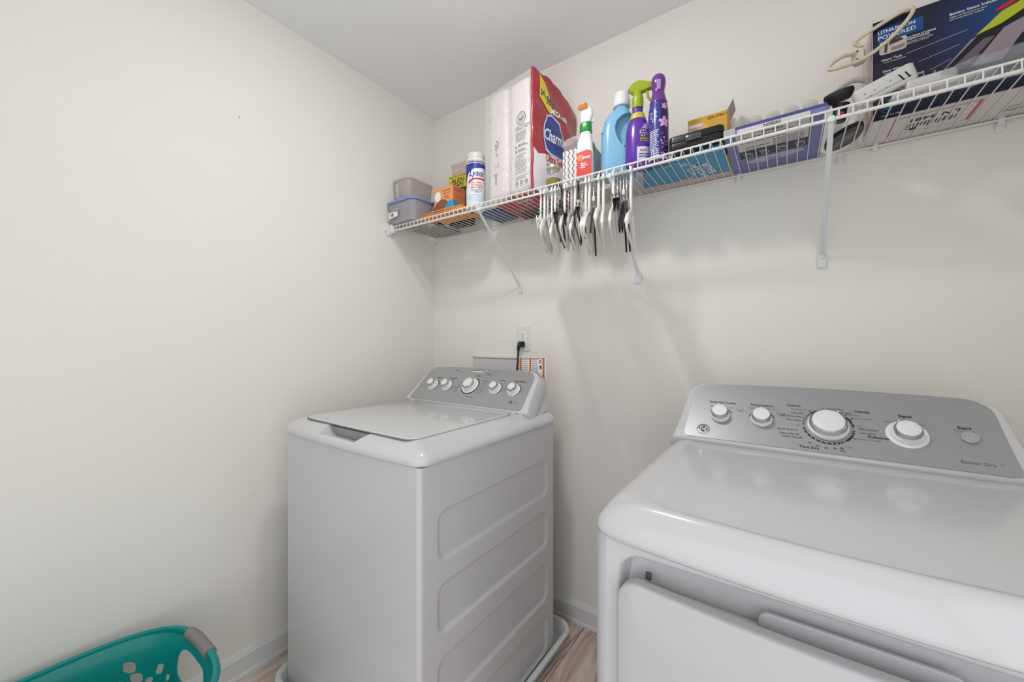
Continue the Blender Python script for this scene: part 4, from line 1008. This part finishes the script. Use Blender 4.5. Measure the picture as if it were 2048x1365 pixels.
# big navy vacuum box with white underside
t = thing('vacuum_cleaner_box', 'large navy blue carton for a cordless floor cleaner at the right end of the shelf', 'box', (1.788, -.165, Z), (0, 0, 0))
bw, bd, bh = .42, .158, .256
b = NB(); box(b, 0, bw, 0, bd, 0, bh, .0012, 1); obj('carton', b, card_m2 := mat('pale_board', '#d3c6c1', .7), t, smooth=30)
def ramp_navy():
    m = bpy.data.materials.new('navy_board'); m.use_nodes = True; nt = m.node_tree; p = nt.nodes['Principled BSDF']
    tc = nt.nodes.new('ShaderNodeTexCoord'); v = nt.nodes.new('ShaderNodeVectorMath'); v.operation = 'DISTANCE'; v.inputs[1].default_value = (.245, 0, .165)
    cr = nt.nodes.new('ShaderNodeValToRGB'); e = cr.color_ramp.elements; e[0].position = .0; e[0].color = lin('#0f4a8c'); e[1].position = .15; e[1].color = lin('#0f1230'); k = cr.color_ramp.elements.new(.07); k.color = lin('#0f2f66')
    nt.links.new(tc.outputs['Object'], v.inputs[0]); nt.links.new(v.outputs['Value'], cr.inputs['Fac']); nt.links.new(cr.outputs['Color'], p.inputs['Base Color']); p.inputs['Roughness'].default_value = .35; return m
navy_m = ramp_navy()
P = Print(plane_f((0, -.0002, 0), (1, 0, 0), (0, 0, 1))); P.h = .0003
P.rect(.0005, bw-.0005, .0005, bh-.0005, navy_m)
P.rect(.010, .092, .199, .233, mat('blue_patch', '#17508f', .4), .0006)
P.text('LITHIUM-ION', .044, .224, .0115, whitep_m, .015, h=.001); P.text('POWERED', .045, .210, .0142, whitep_m, .004, h=.001, sx=1.05)
P.poly([(.012+x, .183+y) for x, y in rrect(.050, .034, .006, 4, 0, .026, .0)], mat('photo_light', '#c9b9b0', .5), .0006); P.poly([(.022, .170), (.027, .170), (.029, .198), (.024, .198)], mat('photo_dark', '#463c40', .5), .0009); P.poly([(.030, .186), (.058, .190), (.052, .198), (.034, .199)], mat('photo_dark', '', .5), .0009); P.poly([(.034, .170), (.058, .172), (.060, .180), (.036, .180)], mat('photo_grey', '#8f8189', .5), .0009)
P.text('MULTIPLE STORING', .087, .190, .0060, whitep_m, .014, h=.001); P.text('ORIENTATIONS', .0815, .1845, .0060, whitep_m, .014, h=.001); P.text('Lightweight, compact design', .085, .1785, .0042, whitep_m, h=.001); P.text('makes it easier to store', .081, .1745, .0042, whitep_m, h=.001)
for tx, st, z in (('Water Tank', 'Stores cleaning solution', .151), ('Dirty Water Tank', 'Captures dirty water and debris', .122), ('Removable Scrub Brush', 'For tough stains', .094), ('Spray Nozzle', 'On demand', .068)):
    w_ = len(tx)*.0039; P.text(tx, .016+w_/2, z, .0076, whitep_m, .010, h=.001); P.text(st, .016+len(st)*.00105, z-.0065, .0042, whitep_m, h=.001)
    P.poly([(.022+w_, z), (.022+w_, z+.0005), (.165-(.151-z)*.45, z+.0135), (.165-(.151-z)*.45, z+.013)], whitep_m, .0007)
P.text('Battery Status Indicator', .176, .212, .0085, whitep_m, .012, h=.001); P.text('Lights will illuminate to show', .166, .2045, .0050, whitep_m, h=.001); P.text('how much battery remains', .163, .199, .0050, whitep_m, h=.001)
lm = mat('lime_print', '#b7be2c', .4); gm = mat('mauve_grey_print', '#6e5f68', .35); gl = mat('mauve_light_print', '#978791', .35); bkp = mat('black_print', '#15131b', .4)
sh = lambda pts: [(x-.045 if x < .415 else x, z+.004) for x, z in pts]
P.poly(sh([(.155, .062), (.225, .140), (.262, .176), (.30, .200), (.419, .24), (.419, .03), (.155, .03)]), bkp, .0006)
P.poly(sh([(.157, .062), (.224, .137), (.215, .134), (.150, .056)]), gl, .0009)
P.poly(sh([(.222, .140), (.262, .178), (.40, .236), (.40, .213), (.30, .173), (.262, .151)]), lm, .0009)
P.poly(sh([(.250, .182), (.262, .192), (.30, .205), (.38, .230), (.262, .182)]), red_m, .0010)
P.poly(sh([(.180, .075), (.235, .128), (.252, .128), (.205, .070)]), gm, .0009); P.poly(sh([(.215, .070), (.265, .140), (.330, .165), (.345, .160), (.290, .115), (.262, .068)]), gl, .0009); P.poly(sh([(.292, .100), (.36, .15), (.41, .16), (.41, .10)]), gm, .0009)
P.text('Sustainable', .045, .047, .0085, mat('cyan_print', '', .5), .01, h=.001); P.text('certified packaging', .065, .033, .006, whitep_m, h=.001); P.text('Li-ion 7.2 volts', .035, .009, .006, whitep_m, h=.001)
for x, z in ((.027, .025), (.120, .044)): 
    for k in range(3): P.ring(x-.004+k*.004, z+(k % 2)*.003, .0022, .003, cyan_m, h=.001)
    P.ring(x, z+.001, .0095, .0102, cyan_m, h=.001)
P.build('front_print', t)
P = Print(under_f(0)); P.rect(.0005, bw-.0005, -bd+.0005, -.0005, mat('white_board', '#d8d3d0', .7), .0002)
rs = mat('faded_red', '#c25e63', .6)
P.poly([(.045, -.014), (.051, -.014), (.051, -.118), (.045, -.118)], rs, .0006); P.poly([(.190, -.014), (.196, -.014), (.196, -.118), (.190, -.118)], rs, .0006)
P.rect(.051, .19, -.0165, -.0150, rs, .0006); P.rect(.051, .19, -.0215, -.0205, rs, .0006); P.rect(.051, .19, -.118, -.117, rs, .0006)
P.text('LN 3481', .120, -.045, .026, dark_m, .02, rot=PI, h=.0008); 
for k in range(14): P.rect(.075+k*.0068, .075+k*.0068+random.uniform(.002, .005), -.088-.008*(k % 3 == 0), -.066, dark_m, .0008)
P.poly([(.082, -.098), (.092, -.090), (.102, -.100), (.092, -.108)], dark_m, .0008)
P.text('DOWN', .290, -.115, .022, grey_m, .01, rot=PI, h=.0008); P.ring(.300, -.050, .030, .032, grey_m, h=.0008); P.ring(.300, -.050, .012, .014, grey_m, h=.0008); P.lines(.255, .345, -.096, 1, .01, .003, rs, .0008)
P.build('underside_print', t)
b = NB(); 
loft(b, [[(-.0012-.001*math.sin(z*70), y, z) for z in [k*bh/16 for k in range(17)]] + [(-.0004, y, z) for z in [k*bh/16 for k in range(16, -1, -1)]] for y in (.012, .05+.004, .085)]); obj('packing_tape', b, mat('old_tape', '#cdb4ae', .3, alpha=.8), t, smooth=60)

# clear plastic sleeve and thin white tray in front of the navy box
t = thing('plastic_sleeve', 'long clear plastic sleeve lying in front of the navy carton', 'bag', (1.885, -.2430, Z))
b = NB(); rg = []
for i in range(31):
    q = i/30; x = .29*q; s = min(1, q*5, (1-q)*8+.2)
    rg.append([(x, .050*math.cos(a)*(.9+.1*s)+.003*math.sin(q*30+a*3), .026+.024*s*math.sin(a)*(1+.15*math.sin(q*21+a*2))) for a in [2*PI*k/16 for k in range(16)]])
loft(b, rg); obj('sleeve', b, mat('sleeve_film', '#b9bcc6', .12, alpha=.32, bump=(70, 1), bdist=.003), t, smooth=50)
t = thing('white_charger_dock', 'white plastic dock bar lying in front of the navy carton', 'dock', (1.828, -.250, Z), (0, -.05, .05))
b = NB(); rslab(b, .045, 0, .085, .046, .012, .034, .010, e=.006, e0=.004); obj('bar', b, mat('dock_white', '#c8c5c9', .25), t)
for x in (.040, .058):
    b = NB(); lathe(b, [(.0018, .034), (.0018, .050), (.0004, .052)], 10, c=(x, .006)); obj('pin', b, steel_m, t)
b = NB(); rslab(b, .060, .0, .16, .042, 0, .0115, .008, e0=.003); obj('foot', b, mat('dock_grey', '#c9c4c6', .4), t)
# white power strip leaning on the rail
t = thing('power_strip', 'white power strip leaning up at an angle beside the black hand tool', 'power strip', (1.750, -.262, Z+.000), (.20, -.36, .10))
b = NB(); rslab(b, .055, 0, .115, .036, 0, .041, .016, e=.007, e0=.007, n=6); obj('housing', b, mat('strip_white', '#cfcdcb', .22), t)
P = Print(plane_f((0, -.0182, 0), (1, 0, 0), (0, 0, 1)))
for x in (.082, .093): P.poly([(x, .010), (x+.003, .010), (x-.002, .026), (x-.005, .026)], gap_m, .0006)
for x, z in ((.020, .012), (.030, .020), (.050, .012), (.060, .022), (.012, .022)): P.rect(x, x+.004, z, z+.0018, grey_m, .0006)
P.build('slots', t)
b = NB(); rslab(b, .055, 0, .108, .0368, .0115, .0125, .015); obj('seam', b, grey_m, t)
# black oval-topped hand tool
t = thing('black_hand_tool', 'black hand tool with an oval head, standing by the third brace', 'tool', (1.716, -.215, Z), (.08, .10, .1))
b = NB(); lathe(b, [(.0001, 0), (.013, 0), (.0145, .003), (.0145, .030), (.0165, .040), (.019, .044), (.0001, .044)], 24, sy=.8)
obj('handle', b, mat('tool_black', '#1d1a1d', .35), t)
b = NB(); lathe(b, [(.0001, .0), (.020, 0), (.0255, .006), (.0300, .014), (.0312, .019), (.0295, .025), (.020, .028), (.0001, .029)], 32, sy=.85, M=Matrix.Translation((-.004, -.010, .047)) @ Matrix.Rotation(-.30, 4, 'Y') @ Matrix.Rotation(.25, 4, 'X')); obj('oval_head', b, mat('rubber_black', '#1b1b1d', .45, bump=(80, .4)), t)
b = NB(); lathe(b, [(.0001, 0), (.005, 0), (.0045, .002), (.0001, .0025)], 12, M=Matrix.Translation((.003, -.0112, .018)) @ Matrix.Rotation(PI/2, 4, 'X')); obj('button', b, mat('button_red', '#b3242f', .3), t)
# small white iron with dark sole seen from below
t = thing('travel_iron', 'small white steam iron with black sole, behind the black hand tool', 'iron', (1.738, -.095, Z), (0, 0, .35))
b = NB()
def iron_ring(s, z): return [(s*x, s*y, z) for x, y in [(.034*math.cos(a)*(1-.25*max(0, -math.sin(a))), .075*math.sin(a)) for a in [2*PI*k/28 for k in range(28)]]]
loft(b, [iron_ring(.95, 0), iron_ring(1, .003), iron_ring(1, .012)]); obj('sole', b, mat('sole_black', '#26262b', .25), t)
b = NB(); loft(b, [iron_ring(.97, .0125), iron_ring(.96, .022), iron_ring(.80, .038), iron_ring(.55, .050), iron_ring(.35, .054)]); obj('body', b, mat('iron_white', '#dad6d4', .25), t)
b = NB(); tube(b, smooth_path([(0, .045, .045), (0, .045, .085), (0, .02, .100), (0, -.03, .096), (0, -.045, .05)], 6), .008, 12); obj('handle', b, mat('iron_white', '', .25), t)
b = NB(); pts = smooth_path([(-.055, -.03, .080), (-.040, -.03, .118), (-.012, -.03, .140), (.020, -.03, .146), (.048, -.03, .130), (.055, -.03, .09)], 30)
tube(b, pts, lambda q: .0070+.0007*math.sin(q*300), 12); obj('ribbed_cord', b, mat('cord_pale', '#cfcac6', .45), t, smooth=60)
P = Print(under_f(0)); P.poly([(.012*math.cos(a), .05*math.sin(a)) for a in [2*PI*k/20 for k in range(20)]], mat('sole_grey', '#5d5d66', .3), .0006); P.build('sole_plate', t)
# beige cord loop with wall adaptor plate
t = thing('extension_cord', 'looped beige cord with a two-hole beige plug plate hanging beside the navy carton', 'cord', (1.77, -.19, Z+.19))
B0 = Vector((1.77, -.19, Z+.19))
lp = [(1.757, -.165, 1.965), (1.728, -.185, 1.957), (1.704, -.205, 1.936), (1.697, -.215, 1.918), (1.722, -.214, 1.915), (1.766, -.200, 1.926), (1.808, -.192, 1.953), (1.840, -.186, 1.985), (1.858, -.184, 2.012), (1.856, -.180, 2.026), (1.835, -.178, 2.024), (1.800, -.176, 2.012), (1.768, -.175, 1.999), (1.752, -.172, 1.990), (1.760, -.166, 1.984), (1.775, -.166, 1.98)]
b = NB(); tube(b, [p-B0 for p in smooth_path(lp, 6)], .0046, 10); obj('cord', b, mat('beige_cord', '#d3c7af', .45), t, smooth=60)
b = NB(); rslab(b, 0, 0, .026, .036, 0, .020, .007, e=.002, n=4, M=Matrix.Translation((-.006, .040, -.006)) @ Matrix.Rotation(-.3, 4, 'Z') @ Matrix.Rotation(PI/2, 4, 'X')); po = obj('plug_plate', b, mat('beige_plastic', '#cfc6b8', .4), t)
for z in (.009, -.012):
    b = NB(); lathe(b, [(.0001, 0), (.0022, 0), (.0022, .0012), (.0001, .0012)], 10, M=Matrix.Translation((-.012, .0195, z-.005)) @ Matrix.Rotation(-.3, 4, 'Z') @ Matrix.Rotation(PI/2, 4, 'X')); obj('socket_hole', b, gap_m, po)

# flat things seen from below through the wires
tp_m = mat('taupe_board', '#8f857b', .85, noise=(40, '#a0968b', .4, .6))
t = thing('flat_carton', 'flattened taupe carton on the shelf behind the food containers, by the left wall', 'carton', (.121, -.098, Z))
paint_box(t, 'board', .176, .168, .004, tp_m); b = NB(); box(b, -.088, .088, -.060, .076, .0043, .008, .0005, 1); obj('folded_flap', b, tp_m, t)
t = thing('flat_carton', 'flattened pinkish carton on the shelf behind the zigzag tissue box and the jug', 'carton', (1.035, -.073, Z))
paint_box(t, 'board', .215, .118, .004, mat('cardboard_pale', '#cbb9b2', .8)); b = NB(); box(b, -.107, .090, -.050, .055, .0043, .008, .0005, 1); obj('folded_flap', b, mat('cardboard_pale', '', .8), t)
t = thing('blue_gel_pack', 'mottled blue soft pack lying on the shelf behind the wipes canister', 'pack', (.535, -.108, Z), (0, 0, -.1))
b = NB(); rslab(b, 0, 0, .125, .150, 0, .016, .02, e=.006, e0=.003)
obj('pouch', b, mat('mottled_blue', '#4a6b95', .4, noise=(55, '#2d4468', .42, .58), bump=(60, .6)), t)
t = thing('red_carton', 'flat red carton with white lettering underneath, lying under the toilet paper pack', 'box', (.705, -.212, Z-.0), (0, 0, -.18))
t.location = (.700, -.175, Z)
t = None
bpy.data.objects.remove(C.objects['red_carton'])
t = thing('black_carton', 'flat black and grey carton behind the orange cloth', 'box', (.395, -.078, Z), (0, 0, .0))
bpy.data.objects.remove(t)
# red printed underside of the toilet paper bag
tpk = C.objects['toilet_paper_pack']
P = Print(plane_f((0, 0, .0038), (1, 0, 0), (0, -1, 0))); 
P.poly([(-.225, -.01), (-.03, -.01), (-.03, -.10), (-.13, -.125), (-.225, -.09)], mat('red_ink', '#b52a38', .4))
P.text('MEGA', -.10, -.06, .030, cream, .02, rot=PI-.1, h=.001); P.lines(-.13, -.06, -.09, 2, .01, .004, cream, .001)
P.poly([(-.225, -.16), (-.02, -.15), (-.02, -.25), (-.225, -.25)], mat('khaki_ink', '#4d4a3c', .6), .0006)
P.build('underside_print', tpk)

# ------------------------------------------------------------------ clothes hangers on the front rail
RAILZ = DZ-.026; RY = -.305
def hook_pts(r=.011, stem=.075, z0=0):                    # in the hanger plane: (u across, z); rail inside the hook
    pts = [(r*math.cos(a), r*math.sin(a)) for a in [math.radians(d) for d in range(200, -1, -20)]]
    pts += [(r, -.012), (r*.75, -.028), (.001, -.042), (0, -stem)]
    return pts
def in_plane(pts): return [Vector((0, u, z)) for u, z in pts]
hw_m = mat('hanger_white', '#eceae5', .35); hb_m = mat('hanger_black', '#211d1e', .4); hc_m = mat('hanger_clear', '#c9c6c6', .2, alpha=.75)
hgroup = 'clothes hangers on the front rail'
def hanger_white(half=.185, drop=.080, stem=.108, m=hw_m, thick=.0056):
    t = thing('clothes_hanger', '', 'hanger', group=hgroup)
    b = NB(); tube(b, in_plane(hook_pts(.0115, stem)), lambda q: .0040+.001*q, 8, flat=1.35, up=(1, 0, 0)); obj('hook', b, m, t, smooth=60)
    b = NB(); sh = []
    for sgn in (-1, 1):
        pts = [(0, -stem+.002), (sgn*.02, -stem-.004), (sgn*.05, -stem-.017), (sgn*half*.6, -stem-drop*.48), (sgn*half*.9, -stem-drop*.86), (sgn*half, -stem-drop-.004), (sgn*(half+.002), -stem-drop-.014), (sgn*half*.96, -stem-drop-.022), (sgn*half*.8, -stem-drop-.024), (0, -stem-drop-.026)]
        tube(b, smooth_path(in_plane(pts), 4), lambda q: thick if q < .60 else thick*.55, 8, flat=1.3, up=(1, 0, 0))
    obj('frame', b, m, t, smooth=60)
    return t
def hanger_flat(half=.19, drop=.075, stem=.080, m=hb_m, w=.020, metal=True, bar=True):
    t = thing('clothes_hanger', '', 'hanger', group=hgroup)
    b = NB(); tube(b, in_plane(hook_pts(.0115, stem)), .0018 if metal else .0034, 8, up=(1, 0, 0)); obj('hook', b, chrome_m if metal else m, t, smooth=60)
    b = NB()
    top = []; n = 16
    for k in range(-n, n+1):
        u = half*k/n; q = abs(k)/n; zc = -stem-drop*(q**1.35)
        top.append((u, zc, w*(1-.35*q)/2))
    notch = lambda k: .0035 if abs(abs(k)-12) < .5 else 0
    up_ = [(u, z+h-notch(i-n)) for i, (u, z, h) in enumerate(top)]; dn = [(u, z-h) for u, z, h in top][::-1]
    ring = up_+dn
    loft(b, [[(x, u, z) for u, z in ring] for x in (-.0028, .0028)])
    obj('shoulders', b, m, t, smooth=30)
    if bar:
        b = NB(); tube(b, in_plane([(-half*.9, -stem-drop*.9), (-half*.8, -stem-drop-.022), (half*.8, -stem-drop-.022), (half*.9, -stem-drop*.9)]), .0025, 6, up=(1, 0, 0)); obj('trouser_bar', b, m, t)
    return t
def hanger_clip(m=hw_m, clipm=black_m, half=.145, stem=.10, metal=True):
    t = thing('clip_hanger', '', 'hanger', group=hgroup)
    b = NB(); tube(b, in_plane(hook_pts(.0115, stem)), .0018 if metal else .0036, 8, up=(1, 0, 0)); obj('hook', b, chrome_m if metal else m, t, smooth=60)
    b = NB(); tube(b, smooth_path(in_plane([(-half, -stem-.022), (-half*.7, -stem-.012), (-.03, -stem-.008), (0, -stem), (.03, -stem-.008), (half*.7, -stem-.012), (half, -stem-.022)]), 4), .0048, 8, flat=.7, up=(1, 0, 0)); obj('crossbar', b, m, t, smooth=60)
    for s in (-1, 1):
        b = NB()
        for k in (-1, 1): box(b, -.0016, .0016, -.012, .012, -.046, .0, .001, 1, M=Matrix.Translation((k*.0050, s*half*.86, -stem-.008)) @ Matrix.Rotation(k*.10, 4, 'Y'))
        box(b, -.006, .006, -.006, .006, -.030, -.020, .001, 1, M=Matrix.Translation((0, s*half*.86, -stem)))
        co = obj('clip', b, clipm, t)
        b = NB(); box(b, -.0045, .0045, -.004, .004, -.036, -.014, .0015, 1, M=Matrix.Translation((0, s*half*.86, -stem))); obj('spring', b, steel_m, co)
    return t
def copy_tree(o, parent=None):
    c = o.copy(); C.objects.link(c)
    if parent: c.parent = parent
    for ch in list(o.children): copy_tree(ch, c)
    return c
protos = {'w': hanger_white(.165), 'k': hanger_white(.140, .065, .100, hw_m, .0068), 'z': hanger_white(.150, .065, .132, hw_m, .0074), 'b': hanger_flat(half=.165, metal=False, m=hb_m), 'v': hanger_flat(half=.16, drop=.11, stem=.10, w=.024, metal=True, bar=False),
          'c': hanger_clip(hc_m, black_m), 'd': hanger_clip(black_m, black_m, .13, .11), 'p': hanger_clip(hw_m, hw_m, .12, .105, metal=False), 'g': hanger_white(.16, .07, .095, hc_m)}
# x, kind, yaw, slide, label
HG = [(.872, 'p', 0.17, 0, 'white clip hanger, leftmost on the front rail'),
      (.888, 'k', 0.18, 0, 'small white hanger just right of the leftmost clip hanger'),
      (.902, 'g', 0.16, 0, 'grey translucent hanger near the left of the row, a pink tag beside it'),
      (.918, 'p', 0.17, 0, 'second white clip hanger from the left of the row'),
      (.932, 'w', 0.17, 0, 'white tubular hanger between the second white clip hanger and a clear one'),
      (.944, 'c', 0.18, 0, 'leftmost clear clip hanger with black clips'),
      (.957, 'b', 0.16, 0, 'black plastic hanger in the left half of the row, leftmost of the black ones'),
      (.970, 'k', 0.16, 0, 'thick small white hanger right of the leftmost black hanger'),
      (.984, 'd', 0.17, 0, 'black clip hanger below the red-labelled spray bottle'),
      (.997, 'g', 0.19, 0, 'translucent hanger between two clip hangers at mid row'),
      (1.010, 'w', 0.17, 0, 'white tubular hanger near the middle of the row, left of a black one'),
      (1.022, 'b', 0.18, 0, 'black plastic hanger at the middle of the row'),
      (1.036, 'c', 0.16, 0, 'clear clip hanger with black clips just right of mid row'),
      (1.050, 'w', 0.17, 0, 'white tubular hanger below the detergent jug, left of its twin'),
      (1.063, 'w', 0.16, 0, 'white tubular hanger below the detergent jug, right of its twin'),
      (1.078, 'v', 0.20, 0, 'long sloping black hanger that hangs lowest in the row'),
      (1.096, 'k', 0.19, 0, 'small white hanger right of the long sloping black hanger'),
      (1.113, 'w', 0.23, 0, 'white tubular hanger turned furthest out of line, near the right end'),
      (1.146, 'w', 0.20, 0, 'white tubular hanger just left of the chrome-hooked clip hangers'),
      (1.160, 'c', 0.19, 0, 'left one of the two clear clip hangers near the right end'),
      (1.170, 'c', 0.20, 0, 'right one of the two clear clip hangers near the right end'),
      (1.180, 'v', 0.19, 0, 'black hanger at the right end, left of its near twin'),
      (1.190, 'v', 0.18, 0, 'black hanger at the right end, next to the last white hanger'),
      (1.204, 'z', 0.18, 0, 'thick white hanger at the right end of the row')]
used = set()
for (x, kd, yaw, sl, lab) in HG:
    o = protos[kd] if kd not in used else copy_tree(protos[kd]); used.add(kd)
    o.location = (x, RY, RAILZ-.0036); o.rotation_euler = (0, 0, math.atan2(1.605-x, 1.22)-.255+yaw)
    # hook inner top rests on the rail: hook radius .0115, rail radius .0042
    o['label'] = lab
# little size tags on hanger stems are parts of their hangers
for i, col in ((2, '#c96b86'), (3, '#d9a25b'), (6, '#a9cfae'), (11, '#a9cfae'), (13, '#5bb0bd')):
    x = HG[i][0]
for k, o in enumerate([o for o in C.objects if o.get('group') == hgroup]):
    if k % 3 == 1:
        b = NB(); box(b, -.0045, .0045, -.005, .005, -.068, -.052, .001, 1); obj('size_tag', b, mat('size_tag_'+'abc'[k % 2], ('#d9dfe0', '#a9cfae')[k % 2], .5), o)
